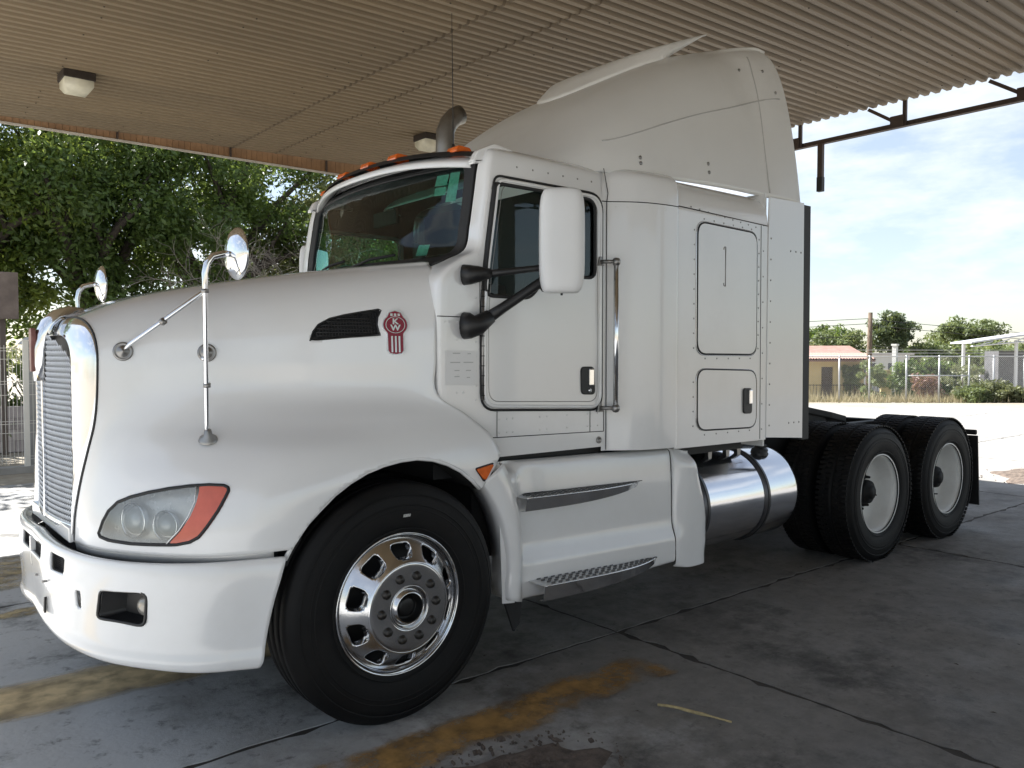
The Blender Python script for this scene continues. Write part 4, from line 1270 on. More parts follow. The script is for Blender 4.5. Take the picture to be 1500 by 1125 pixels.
# ------------------------------------------------------------------ ground: terrain sheet, concrete slabs, paint
def sdist(x, y): return (x+1.95)*.64+(y+4.34)*.77
def terrain(x, y):
    s = sdist(x, y)
    t = min(1, max(0, (s-26)/24)); t = t*t*(3-2*t)
    return -.035 - 1.05*t

def ground_mat(name, c_lo, c_hi, stain, patch=None):
    m = bpy.data.materials.new(name); m.use_nodes = True
    n, l = m.node_tree.nodes, m.node_tree.links; b = n['Principled BSDF']
    geo = n.new('ShaderNodeNewGeometry')
    def noise(scale, detail=7, rough=.62, off=0.0):
        nz = n.new('ShaderNodeTexNoise'); nz.inputs['Scale'].default_value = scale; nz.inputs['Detail'].default_value = detail; nz.inputs['Roughness'].default_value = rough
        if off:
            mp = n.new('ShaderNodeMapping'); mp.inputs['Location'].default_value = (off, off*1.7, 0); l.new(geo.outputs['Position'], mp.inputs['Vector']); l.new(mp.outputs['Vector'], nz.inputs['Vector'])
        else: l.new(geo.outputs['Position'], nz.inputs['Vector'])
        return nz.outputs['Fac']
    def rng_(v, a, b_, lo=0.0, hi=1.0):
        r = n.new('ShaderNodeMapRange'); r.inputs['From Min'].default_value = a; r.inputs['From Max'].default_value = b_; r.inputs['To Min'].default_value = lo; r.inputs['To Max'].default_value = hi
        l.new(v, r.inputs['Value']); return r.outputs['Result']
    def mixc(fac, a, c):
        mx = n.new('ShaderNodeMix'); mx.data_type = 'RGBA'
        l.new(fac, mx.inputs['Factor'])
        for s_, v in (('A', a), ('B', c)):
            if isinstance(v, tuple): mx.inputs[s_].default_value = (*v, 1)
            else: l.new(v, mx.inputs[s_])
        return mx.outputs['Result']
    col = mixc(rng_(noise(.55), .35, .65), c_lo, c_hi)
    col = mixc(rng_(noise(7.0, 9, .75, 3), .40, .66, 0, .6), col, tuple(c*.62 for c in c_lo))
    col = mixc(rng_(noise(1.1, 9, .72, 11), .52, .70, 0, stain), col, (.030,.028,.027))          # oil and grime
    col = mixc(rng_(noise(14.0, 6, .7, 21), .63, .70, 0, .8*min(1, stain*1.4)), col, (.028,.025,.023))  # specks
    col = mixc(rng_(noise(2.6, 8, .7, 31), .62, .76, 0, .35), col, tuple(min(.6, c*1.45) for c in c_hi))  # worn pale patches
    if patch:                                                   # worn blue-grey floor paint, paled further to carry brighter light over the front bay
        sx = n.new('ShaderNodeSeparateXYZ'); l.new(geo.outputs['Position'], sx.inputs['Vector'])
        gr = rng_(sx.outputs['X'], -1.2, 2.2, 1.0, -.35)
        ad = n.new('ShaderNodeMath'); ad.operation = 'ADD'; l.new(gr, ad.inputs[0]); l.new(rng_(noise(1.3, 9, .7, 41), .3, .7, -.45, .45), ad.inputs[1])
        col = mixc(rng_(ad.outputs['Value'], .2, .9, 0, .85), col, patch)
        col = mixc(rng_(noise(1.4, 9, .75, 51), .53, .66, 0, .8), col, (.05,.048,.045))
        col = mixc(rng_(noise(9.0, 8, .75, 61), .56, .66, 0, .65), col, (.09,.085,.08))
        lot_lit = rng_(sx.outputs['X'], 7.5, 10.5, -.45, 1.1)         # sunlight put into the colour: slabs beyond the roof paled to read brighter
        a2 = n.new('ShaderNodeMath'); a2.operation = 'ADD'; l.new(lot_lit, a2.inputs[0]); l.new(rng_(noise(.8, 9, .7, 71), .3, .7, -.3, .3), a2.inputs[1])
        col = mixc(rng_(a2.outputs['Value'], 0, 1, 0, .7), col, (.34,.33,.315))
    l.new(col, b.inputs['Base Color'])
    l.new(rng_(noise(1.7, 6, .6, 5), .35, .7, .55, .88), b.inputs['Roughness'])
    b.inputs['Specular IOR Level'].default_value = .35
    bp = n.new('ShaderNodeBump'); bp.inputs['Strength'].default_value = .35; bp.inputs['Distance'].default_value = .012
    l.new(noise(22, 8, .7, 2), bp.inputs['Height']); l.new(bp.outputs['Normal'], b.inputs['Normal'])
    return m
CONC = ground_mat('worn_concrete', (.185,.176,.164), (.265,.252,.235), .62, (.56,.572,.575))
LOT = ground_mat('pale_concrete', (.36,.355,.345), (.45,.445,.43), .12)
SOIL = ground_mat('dry_soil', (.30,.265,.21), (.40,.36,.29), .10)

gx = np.concatenate([np.linspace(-400,-60,8), np.linspace(-50,100,61), np.linspace(110,700,10)])
gy = np.concatenate([np.linspace(-400,-60,8), np.linspace(-50,100,61), np.linspace(110,700,10)])
ground = MB().grid([[(x, y, terrain(x, y)) for x in gx] for y in gy]).build('ground', SOIL)
tag(ground, kind='structure')
pave = empty('pavement', kind='structure')
SX, SY = 3.6, 2.95
slab_meshes = {}
def slab_mesh(kind, v):
    key = (kind, v)
    if key in slab_meshes: return slab_meshes[key]
    r_ = random.Random(50+v)
    g = .007
    out = []
    for (a, b_) in (((0,0),(1,0)),((1,0),(1,1)),((1,1),(0,1)),((0,1),(0,0))):
        for t in range(44):
            u_ = t/44; x = (a[0]+(b_[0]-a[0])*u_)*SX; y = (a[1]+(b_[1]-a[1])*u_)*SY
            ins = g + abs(r_.gauss(0, .006)) + (r_.uniform(.012,.03) if r_.random() < .16 else 0)
            x += (ins if x < .01 else -ins if x > SX-.01 else 0); y += (ins if y < .01 else -ins if y > SY-.01 else 0)
            out.append((x, y))
    n = len(out)
    c = (SX/2, SY/2)
    topv = [(x, y, 0) for x, y in out]
    sv = [(x, y, -.008) for x, y in out]; bv = [(x, y, -.05) for x, y in out]
    m = MB().add(topv+sv+bv, [tuple(range(n))] + [(i, n+i, n+(i+1) % n, (i+1) % n) for i in range(n)] + [(n+i, 2*n+i, 2*n+(i+1) % n, n+(i+1) % n) for i in range(n)])
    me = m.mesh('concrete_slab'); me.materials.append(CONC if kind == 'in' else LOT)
    slab_meshes[key] = me
    return me
jf = MB().box(-1.95+SX*-4, -1.95+SX*5, -1.0+SY*-5, -1.0+SY*3, -.03, -.0045).build('joint_filler', mat('joint_dirt', (.065,.058,.050), .95, var=.4, vscale=6), pave)
k = 0
for i in range(-4, 9):
    for j in range(-5, 6):
        x0 = -1.95+SX*i; y0 = -1.0+SY*j
        cx, cy = x0+SX/2, y0+SY/2
        if sdist(cx, cy) > 27 or (cx < 8 and cy > 9) : continue
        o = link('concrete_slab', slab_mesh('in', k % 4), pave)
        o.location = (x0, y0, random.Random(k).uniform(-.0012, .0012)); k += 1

def paint_mat(name, col, wear):
    m = bpy.data.materials.new(name); m.use_nodes = True
    n, l = m.node_tree.nodes, m.node_tree.links; b = n['Principled BSDF']
    geo = n.new('ShaderNodeNewGeometry')
    nz = n.new('ShaderNodeTexNoise'); nz.inputs['Scale'].default_value = 3.0; nz.inputs['Detail'].default_value = 10; nz.inputs['Roughness'].default_value = .72
    l.new(geo.outputs['Position'], nz.inputs['Vector'])
    r = n.new('ShaderNodeMapRange'); r.inputs['From Min'].default_value = wear-.10; r.inputs['From Max'].default_value = wear+.10; r.inputs['To Max'].default_value = .85
    l.new(nz.outputs['Fac'], r.inputs['Value'])
    fa = n.new('ShaderNodeAttribute'); fa.attribute_name = 'cover'
    mu = n.new('ShaderNodeMath'); mu.operation = 'MULTIPLY_ADD'; mu.inputs[1].default_value = 1.3; 
    sb = n.new('ShaderNodeMath'); sb.operation = 'SUBTRACT'; sb.inputs[1].default_value = .75
    l.new(fa.outputs['Fac'], sb.inputs[0])                       # thin cover at the worn edges lowers the paint left
    l.new(sb.outputs['Value'], mu.inputs[0]); l.new(r.outputs['Result'], mu.inputs[2]); mu.use_clamp = True
    l.new(mu.outputs['Value'], b.inputs['Alpha'])
    n2 = n.new('ShaderNodeTexNoise'); n2.inputs['Scale'].default_value = 9; n2.inputs['Detail'].default_value = 8
    l.new(geo.outputs['Position'], n2.inputs['Vector'])
    rp = n.new('ShaderNodeValToRGB'); rp.color_ramp.elements[0].position = .35; rp.color_ramp.elements[0].color = (*[c*.5 for c in col], 1); rp.color_ramp.elements[1].position = .6; rp.color_ramp.elements[1].color = (*col, 1)
    l.new(n2.outputs['Fac'], rp.inputs['Fac']); l.new(rp.outputs['Color'], b.inputs['Base Color'])
    b.inputs['Roughness'].default_value = .75
    return m
YEL = paint_mat('worn_yellow_paint', (.74,.57,.32), .33)
ORA = paint_mat('worn_orange_paint', (.42,.24,.07), .44)
YEL2 = paint_mat('thin_yellow_paint', (.58,.46,.25), .50)
def stripe(x0, x1, y0, y1, m_, label):
    nn = max(6, int((x1-x0)/.12)); r_ = random.Random(int(x0*10)+3)
    lo = [(x0+(x1-x0)*t/nn, y0+r_.gauss(0,.012), .005) for t in range(nn+1)]; hi = [(x0+(x1-x0)*t/nn, y1+r_.gauss(0,.012), .005) for t in range(nn+1)]
    W = (0, .12, .3, .7, .88, 1)
    G_ = [[(a[0], a[1]+(b[1]-a[1])*w, .005) for a, b in zip(lo, hi)] for w in W]
    o = MB().grid(G_, False).build('painted_stripe', m_, fix=False)
    cv = []
    for w in W:
        for t in range(nn+1):
            e = min(1, min(t, nn-t)/max(1, nn*.08)+.0)
            cv.append({0: .1, .12: .55, .3: .85}.get(w if w <= .5 else round(1-w, 2), .85)*(.15+.85*e))
    at_ = o.data.attributes.new('cover', 'FLOAT', 'POINT'); at_.data.foreach_set('value', np.array(cv, np.float32))
    tag(o, label, 'floor marking', 'worn painted stripes on the concrete', 'structure')
stripe(-7, .85, -.10, .42, YEL, 'worn yellow floor stripe running under the front bumper')
stripe(-.75, 1.52, -1.66, -1.31, ORA, 'worn orange floor stripe in front of the front wheel')
stripe(-7, -.2, 1.60, 1.84, YEL2, 'faint yellow floor stripe beyond the front bumper')
stripe(-5, .6, 2.3, 3.6, YEL2, 'broad faded yellow patch at the edge of the canopy shade')

# broken concrete and dirt in the foreground, twig, rubble by the rear wheel
def rubble(cx, cy, rx, ry, h, nst, seed, name, label, soilc):
    r_ = random.Random(seed)
    m = MB(); n = 30; rings = 9
    G = []
    ph = [r_.uniform(0, 6.28) for _ in range(5)]
    for i in range(rings+1):
        t = i/rings; row = []
        for k_ in range(n+1):
            a = 2*math.pi*(k_ % n)/n
            q = 1+.16*math.sin(3*a+ph[0])+.12*math.sin(5*a+ph[1])+.08*math.sin(9*a+ph[2])
            z = h*(1-t**1.6)*(.6+.4*math.sin(7*a+ph[3]+t*9)*math.sin(t*11+ph[4])) + (r_.uniform(0,.010) if 0 < t < 1 and k_ < n else 0)
            row.append((cx+rx*q*t*math.cos(a), cy+ry*q*t*math.sin(a), max(.009, z) if t < .95 else -.004))
        row[-1] = row[0]
        G.append(row)
    m.grid(G, False)
    for _ in range(nst):
        a, t = r_.uniform(0, 6.28), r_.random()**.6
        t *= 1.35; x, y = cx+rx*t*math.cos(a), cy+ry*t*math.sin(a); s_ = .002+.008*r_.random()**3
        m.obox((x, y, .004+h*max(0,1-t)*.8+s_*.3), (s_*r_.uniform(.6,1.4), s_*r_.uniform(-.5,.5), 0), (s_*r_.uniform(-.5,.5), s_, s_*.3), (0, s_*.2, s_*.6))
    o = m.build(name, mat(name+'_dirt', soilc, .95, var=.55, vscale=18, bump=.6, bscale=60), None, fix=True)
    return tag(o, label, 'rubble', None, 'stuff')
rubble(.04, -1.95, .42, .26, .016, 420, 3, 'broken_concrete', 'brown patch of crumbled concrete at the bottom of the picture', (.150,.118,.098))
rubble(10.9, -.35, .9, .5, .04, 120, 5, 'rubble', 'low scatter of broken brown rubble behind the rear mud flap', (.20,.155,.125))
tw = MB().tube([tuple(p) for p in crom([(1.02,-1.85,.012),(1.05,-1.92,.018),(1.08,-2.0,.014),(1.10,-2.08,.017),(1.14,-2.18,.010)], 14)], [.007]*5+[.0085]*5+[.005]*4, 6).build('dry_stick', mat('dry_wood', (.52,.42,.22), .85, var=.4, vscale=40))
tag(tw, 'thin dry straw coloured stick lying on the concrete', 'stick')
r_ = random.Random(9)
lf = MB()
for _ in range(70):
    x, y = r_.uniform(-3, 6), r_.uniform(-3.0, 2.5); s_ = r_.uniform(.006,.02)
    a = r_.uniform(0, 6.28); c, s2 = math.cos(a)*s_, math.sin(a)*s_
    lf.add([(x-c, y-s2, .006), (x+s2*.4, y-c*.4, .010), (x+c, y+s2, .007), (x-s2*.4, y+c*.4, .009)], [(0,1,2,3)])
tag(lf.build('litter', mat('leaf_litter', (.10,.085,.06), .9, var=.5, vscale=9)), 'scattered dry leaf bits on the concrete floor', 'litter', None, 'stuff')

# ------------------------------------------------------------------ canopy
CAN = empty('canopy', (0, 0, 4.6), 0, 'tan corrugated metal canopy roof spanning over the truck', 'canopy')
SHEET = mat('tan_sheet_metal', (.238,.178,.108), .5, 0.0, var=.12, vscale=.9, dirt=.35, dirtcol=(.20,.14,.09), bump=.02, bscale=5)
SHEETB = mat('tan_sheet_metal_b', (.218,.164,.101), .5, 0.0, var=.14, vscale=1.1, dirt=.4, dirtcol=(.20,.14,.09), bump=.02, bscale=5)
CZ = lambda x: .062 + .026*x         # relative to the canopy origin
PITCH_R, DEPTH = .131, .036
def sheet_mesh(L, nrib=6):
    prof = []
    for k_ in range(nrib):
        y = k_*PITCH_R
        prof += [(y, DEPTH), (y+.040, DEPTH), (y+.060, 0), (y+.110, 0), (y+.130, DEPTH)]
    prof.append((nrib*PITCH_R+.012, DEPTH))
    m = MB()
    rows = [[(x, y, z+.026*x) for y, z in prof] for x in (0, L)]
    top = [[(x, y, z+.004+.026*x) for y, z in prof] for x in (0, L)]
    m.grid(rows, False); m.grid(top, False, True)
    m.grid([[r[-1] for r in []] or rows[1], top[1]], False)
    return m.mesh('roof_sheet')
spans = [(-3.1,2.62),(2.57,8.5)]  # unseen front edge set close to the truck nose to let in light
wsheet = 6*PITCH_R
ny = 29  # unseen rows behind the camera, extended to darken the right foreground and sleeper
for si, (xa, xb) in enumerate(spans):
    mesh_a = sheet_mesh(xb-xa); mesh_a.materials.append(SHEET)
    mesh_b = sheet_mesh(xb-xa); mesh_b.materials.append(SHEETB)
    for j in range(ny):
        o = link('roof_sheet', mesh_a if random.Random(si*31+j).random() < .6 else mesh_b, CAN)
        o.location = (xa, 7.60-(j+1)*wsheet, CZ(xa) + (.0045 if si % 2 else 0) - .0015*(j % 2))
# rust-brown sealing strips at the sheet laps, seen from below
PUR = mat('brown_steel', (.085,.060,.048), .6, .3, var=.3, vscale=5, dirt=.4, dirtcol=(.16,.08,.04))
for xs_, w_ in ((2.585,.03),(3.25,.02)):
    lp = MB(); pr = []
    for j in range(ny*6+1):
        y = 7.60-j*PITCH_R
        pr += [(y, DEPTH), (y-.001, DEPTH), (y-.021, 0), (y-.071, 0), (y-.091, DEPTH)]
    lp.grid([[(xs_+q*w_, y, z+CZ(xs_)-.003-(.002 if xs_ < 3 else 0)) for y, z in pr] for q in (-.5, .5)], False)
    lp.build('lap_strip', mat('rust_streak', (.185,.138,.088), .8, var=.4, vscale=7), CAN)
scr = MB(); rs_ = random.Random(12)
for xs_ in (-1.2,-.1,1.0,2.2,3.6,4.8,6.0,7.2,8.2):
    for j in range(0, 70):
        if rs_.random() < .45: continue
        y = 7.6-PITCH_R*(2*j)-.085+rs_.uniform(-.004,.004); scr.lathe([(.008,-.006),(.008,0)], (xs_+rs_.uniform(-.03,.03), y, CZ(xs_)-.001), (0,0,1), 6); 
tag(scr.build('sheet_screws', mat('screw_dark', (.06,.05,.04), .6, .4), CAN), kind='stuff')
# fascia on the far side
FASC = mat('rusty_fascia', (.30,.165,.075), .6, 0, var=.35, vscale=3, dirt=.5, dirtcol=(.16,.075,.03))
EDGE = mat('pale_edge_trim', (.55,.50,.43), .5, var=.2, vscale=3)
pf = MB()
for i_ in range(19):
    a = i_*(1.535/19); pf.box(a, a+1.535/19-.004, .0, .012 + .010*(i_ % 2), 0, .72)
fm_ = pf.mesh('fascia_panel'); fm_.materials.append(FASC)
for i_ in range(-2, 5):
    o = link('fascia_panel', fm_, CAN); o.location = (1.04+1.55*i_, 7.66, .012)
for i_ in range(-2, 6):
    o = MB().box(1.025+1.55*i_, 1.045+1.55*i_, 7.63, 7.658, .014, .30).build('fascia_stud', PUR, CAN)
MB().box(-3.1, 8.55, 7.648, 7.70, -.014, .008).build('fascia_trim', EDGE, CAN)
m = MB().box(-3.1, 8.56, 7.70, 7.72, -.01, .75); m.build('fascia_cladding', EDGE, CAN)
# unseen near side fascia, at the end of the roof rows extended for shade
MB().box(-3.1, 8.56, -15.22, -15.2, .0, .75).build('fascia_cladding', EDGE, CAN)
MB().box(-3.1, 8.56, -15.2, -15.16, .0, .70).build('fascia_backing', FASC, CAN)
# truss along the rear edge
TRZ = -.035
tr = MB().box(8.46, 8.53, -15, 7.6, TRZ, TRZ+.012); tr.box(8.52, 8.535, -15, 7.6, TRZ, TRZ+.075)
tr.build('truss_chord', PUR, CAN)
for i_ in range(-8, 6):
    y = .48+1.45*i_
    if y < -11.5 or y > 7.4: continue
    MB().box(8.475, 8.515, y-.022, y+.022, TRZ+.01, .30).build('truss_post', PUR, CAN)
    MB().box(8.455, 8.473, y+.0, y+.17, TRZ+.013, .115).build('truss_gusset', PUR, CAN)
    MB().obox((8.49, y+.27, .145), (.016,0,0), (0,.20,.135), (0,-.013,.016)).build('truss_brace', PUR, CAN)
MB().box(8.47, 8.53, 1.585, 1.655, -.67, TRZ).build('cut_post', PUR, CAN)
MB().box(8.465, 8.535, 1.58, 1.66, -.675, -.48).build('post_sleeve', SEAL, CAN)
# support columns behind the photographer and left of the frame
for (x, y) in ((-2.4, -8.6), (6.8, -8.6)):
    c_ = MB().box(x-.14, x+.14, y-.14, y+.14, -4.64, .06+.026*x).build('column', mat('column_paint', (.50,.46,.40), .6, var=.2, vscale=2), CAN)
    MB().box(x-.24, x+.24, y-.24, y+.24, -4.65, -4.55).build('column_base', mat('base_concrete', (.3,.29,.28), .9, var=.2), c_)

def canopy_light(x, y, label):
    z = 4.6+CZ(x)
    t = empty('canopy_light', (x, y, z), 0, label, 'light', 'square lights under the canopy')
    MB().prism([(-.155,-.155),(.155,-.155),(.155,.155),(-.155,.155)], -.085, .0, 'xy').build('housing', mat('bronze_housing', (.045,.034,.028), .5, .3, var=.3, vscale=9), t, bevel=.008)
    d = MB()
    d.grid([[(-.14+.0,-.14,-.085),(.14,-.14,-.085),(.14,.14,-.085),(-.14,.14,-.085),(-.14,-.14,-.085)],
            [(-.138,-.138,-.15),(.138,-.138,-.15),(.138,.138,-.15),(-.138,.138,-.15),(-.138,-.138,-.15)],
            [(-.10,-.10,-.205),(.10,-.10,-.205),(.10,.10,-.205),(-.10,.10,-.205),(-.10,-.10,-.205)],
            [(-.04,-.04,-.215),(.04,-.04,-.215),(.04,.04,-.215),(-.04,.04,-.215),(-.04,-.04,-.215)]], True)
    d.add([(-.04,-.04,-.215),(.04,-.04,-.215),(.04,.04,-.215),(-.04,.04,-.215)], [(0,1,2,3)], True)
    d.build('diffuser', mat('frosted_diffuser', (.66,.62,.48), .35, 0, var=.2, vscale=9), t, weld=True)
canopy_light(.07, 5.35, 'square bronze canopy light with frosted lens near the picture left edge')
canopy_light(4.55, 5.35, 'square canopy light partly hidden behind the exhaust stack')

# ------------------------------------------------------------------ trees
def leaf_mat(name, a, b_, yellow=(.16,.17,.02)):
    m = bpy.data.materials.new(name); m.use_nodes = True
    n, l = m.node_tree.nodes, m.node_tree.links; n.clear()
    o = n.new('ShaderNodeOutputMaterial'); pb = n.new('ShaderNodeBsdfPrincipled'); tl = n.new('ShaderNodeBsdfTranslucent'); mx = n.new('ShaderNodeMixShader')
    at_ = n.new('ShaderNodeAttribute'); at_.attribute_name = 'tone'
    rp = n.new('ShaderNodeValToRGB')
    rp.color_ramp.elements[0].position = 0; rp.color_ramp.elements[0].color = (*a, 1)
    rp.color_ramp.elements[1].position = 1; rp.color_ramp.elements[1].color = (*b_, 1)
    l.new(at_.outputs['Fac'], rp.inputs['Fac'])
    l.new(rp.outputs['Color'], pb.inputs['Base Color'])
    pb.inputs['Roughness'].default_value = .45
    hs = n.new('ShaderNodeMix'); hs.data_type = 'RGBA'; hs.inputs['Factor'].default_value = .45
    l.new(rp.outputs['Color'], hs.inputs['A']); hs.inputs['B'].default_value = (*yellow, 1)
    l.new(hs.outputs['Result'], tl.inputs['Color'])
    mx.inputs['Fac'].default_value = .45
    l.new(pb.outputs['BSDF'], mx.inputs[1]); l.new(tl.outputs['BSDF'], mx.inputs[2]); l.new(mx.outputs['Shader'], o.inputs['Surface'])
    return m
LEAF_D = leaf_mat('dark_ficus_leaf', (.045,.085,.022), (.125,.195,.050), (.24,.30,.05))
LEAF_L = leaf_mat('light_ficus_leaf', (.08,.13,.024), (.21,.28,.06), (.38,.42,.06))
LEAF_O = leaf_mat('olive_leaf', (.075,.10,.04), (.18,.20,.08), (.26,.28,.08))
LEAF_DRY = leaf_mat('dry_grass_blade', (.28,.24,.14), (.44,.39,.26), (.36,.31,.18))
BARK = mat('bark', (.085,.070,.058), .9, var=.4, vscale=6, bump=.5, bscale=22)

def leaves(cent, rad, n_per, size, seed, name, material, parent, flat=.5, up=0.35):
    """leaf-sized folded quads spread through clumps"""
    g = np.random.default_rng(seed)
    cent = np.asarray(cent, float); rad = np.asarray(rad, float)
    N = len(cent)*n_per
    idx = np.repeat(np.arange(len(cent)), n_per)
    d = g.normal(size=(N, 3)); d /= np.linalg.norm(d, axis=1, keepdims=True)
    rr = g.random(N)**.45
    p = cent[idx] + d*(rr*rad[idx])[:, None]*np.array((1, 1, .75))
    nrm = d*.6 + g.normal(size=(N, 3))*.7 + np.array((0, 0, up)); nrm /= np.linalg.norm(nrm, axis=1, keepdims=True)
    a = np.cross(nrm, g.normal(size=(N, 3))); a /= np.linalg.norm(a, axis=1, keepdims=True)
    b_ = np.cross(nrm, a)
    s = size*(.6+.8*g.random(N))[:, None]
    v = np.stack([p-a*s, p-b_*s*.42+nrm*s*.1, p+a*s, p+b_*s*.42+nrm*s*.1], 1).reshape(-1, 3)
    me = bpy.data.meshes.new(name)
    me.vertices.add(4*N); me.vertices.foreach_set('co', v.ravel())
    me.loops.add(4*N); me.loops.foreach_set('vertex_index', np.arange(4*N))
    me.polygons.add(N); me.polygons.foreach_set('loop_start', np.arange(0, 4*N, 4)); me.polygons.foreach_set('loop_total', np.full(N, 4))
    me.update(); me.validate()
    tone = np.clip(.5*g.random(len(cent))[idx] + .5*g.random(N), 0, 1)
    at_ = me.attributes.new('tone', 'FLOAT', 'FACE'); at_.data.foreach_set('value', tone.astype(np.float32))
    return link(name, me, parent, material)

def tree(x, y, z0, h, rx, rz, cz, nclump, n_per, size, seed, label, cat='tree', material=None, trunk_r=.2, group=None, clump=.75, nlimb=7, name='tree', lean=0.0):
    r_ = random.Random(seed)
    t = empty(name, (x, y, z0), 0, label, cat, group)
    tb = MB()
    fork = cz-rz*.55
    tb.tube([tuple(p) for p in crom([(0,0,-.15),(lean*.3+.05,.03,fork*.4),(lean*.7-.04,-.03,fork*.8),(lean,0,fork),(lean*1.1,0,cz+rz*.3)], 12)], list(np.linspace(trunk_r*1.25, trunk_r*.35, 12)), 9)
    ends = []
    for k_ in range(nlimb):
        a = 2*math.pi*k_/nlimb + r_.uniform(-.4,.4); q = r_.uniform(.55,.95)
        e = (lean+rx*q*math.cos(a), rx*q*math.sin(a), cz+rz*r_.uniform(-.35,.75))
        st_ = (lean*.8, 0, fork*r_.uniform(.75,1.05))
        mid = ((st_[0]+e[0])/2+r_.uniform(-.3,.3), (st_[1]+e[1])/2+r_.uniform(-.3,.3), (st_[2]+e[2])/2+.25)
        tb.tube([tuple(p) for p in crom([st_, mid, e], 8)], list(np.linspace(trunk_r*.55, trunk_r*.10, 8)), 6)
        ends.append(e)
        for _ in range(2):
            e2 = tuple(np.array(mid)+np.array((r_.uniform(-1,1)*rx*.4, r_.uniform(-1,1)*rx*.4, r_.uniform(.1,.8)*rz*.6)))
            tb.tube([mid, tuple((np.array(mid)+np.array(e2))/2+np.array((0,0,.08))), e2], [trunk_r*.25, trunk_r*.15, trunk_r*.06], 5); ends.append(e2)
    tb.build('trunk', BARK, t)
    cs, rs = [], []
    for k_ in range(nclump):
        if k_ < len(ends) and r_.random() < .9: c = np.array(ends[k_])
        else:
            while True:
                d = np.array([r_.uniform(-1,1) for _ in range(3)])
                if .25 < np.linalg.norm(d) < 1: break
            d *= .55+.45*np.linalg.norm(d)
            c = np.array((lean+d[0]*rx, d[1]*rx, cz+d[2]*rz))
        cs.append(c); rs.append(clump*r_.uniform(.55,1.15))
    leaves(cs, rs, n_per, size, seed, 'crown', material or LEAF_D, t)
    return t
def seen_trees():
    G_ = 'ficus trees behind the white fence'
    tree(.4, 15.0, 0, 9, 2.5, 3.4, 5.2, 100, 323, .066, 11, 'sunlit leafy tree at the left edge above the white fence', material=LEAF_L, trunk_r=.24, group=G_)
    tree(2.3, 14.6, 0, 9, 2.5, 3.6, 4.6, 118, 323, .066, 12, 'dark dense ficus tree behind the chrome grille', trunk_r=.30, group=G_)
    tree(4.6, 15.2, 0, 9, 2.7, 3.7, 4.8, 106, 306, .066, 13, 'tall dark ficus with open limbs behind the round hood mirror', trunk_r=.32, group=G_, lean=.5)
    tree(7.6, 15.4, 0, 8, 2.4, 3.0, 4.3, 97, 306, .066, 14, 'olive green tree between the hood mirror and the windshield', material=LEAF_O, trunk_r=.2, group=G_)
    tree(10.6, 16.2, 0, 7, 2.2, 2.6, 3.9, 87, 289, .066, 15, 'bright green tree just left of the windshield', material=LEAF_L, trunk_r=.2, group=G_)
    tree(14.5, 18.5, 0, 8, 3.0, 3.2, 4.2, 70, 160, .12, 16, 'dark tree seen through the truck cab glass', material=LEAF_L, trunk_r=.22, group=G_)
    tree(-3.0, 14.5, 0, 9, 2.6, 3.4, 4.8, 70, 160, .11, 17, 'dark leafy tree just beyond the left picture edge', trunk_r=.28, group=G_)
seen_trees()
# low shrubs filling under the crowns
for k_, (x, y, r0, h, lab, mm_) in enumerate(((1.0,13.0,.9,1.5,'shaded shrub behind the wire fence by the left edge',LEAF_D),(2.9,13.4,1.1,1.9,'dark shrub below the trees left of the hood',LEAF_D),(5.0,13.8,1.2,2.1,'tall dark shrub behind the front of the hood',LEAF_D),(7.2,13.6,1.2,2.2,'leafy green shrub behind the middle of the hood',LEAF_L),(9.6,14.2,1.3,2.2,'olive shrub behind the rear of the hood',LEAF_O))):
    t = empty('shrub', (x, y, 0), 0, lab, 'shrub', 'shrubs under the ficus trees')
    rr_ = random.Random(80+k_)
    st = MB()
    for q in range(5):
        a = rr_.uniform(0, 6.28); st.tube([(0,0,-.05),(.2*math.cos(a),.2*math.sin(a),h*.4),(r0*.6*math.cos(a),r0*.6*math.sin(a),h*.8)], [.03,.022,.01], 5)
    st.build('stem', BARK, t)
    cs = [(rr_.uniform(-r0,r0), rr_.uniform(-r0*.6,r0*.6), rr_.uniform(.25,h)) for _ in range(30)]
    leaves(cs, [rr_.uniform(.25,.5) for _ in cs], 120, .075, 300+k_, 'foliage', mm_, t)
# leafless grey bush
t = empty('bare_bush', (5.3, 11.9, .55), 0, 'leafless grey tangled bush behind the round hood mirror', 'bush')
m = MB(); rb_ = random.Random(4)
def twig(p, d, L, r0, lev):
    q = [np.array(p)]
    for _ in range(3):
        d = d + np.array([rb_.uniform(-.35,.35) for _ in range(3)]); d /= np.linalg.norm(d); q.append(q[-1]+d*L/3)
    m.tube([tuple(v) for v in q], list(np.linspace(r0, r0*.5, 4)), 4, cap=False)
    if lev > 0:
        for _ in range(3 if lev > 1 else 4): twig(q[rb_.choice((2,3))], d*.6+np.array([rb_.uniform(-.9,.9) for _ in range(3)])*.8, L*.72, r0*.55, lev-1)
for k_ in range(5): twig((rb_.uniform(-.3,.3),0,1.0), np.array((rb_.uniform(-1.0,1.0), rb_.uniform(-.5,.3), .7)), 1.45, .035, 4)
m.tube([(0,0,-.65),(.05,0,.5),(0,0,1.15)], [.10,.08,.06], 7)
m.build('branches', mat('grey_twig', (.30,.27,.235), .9, var=.3, vscale=8), t)

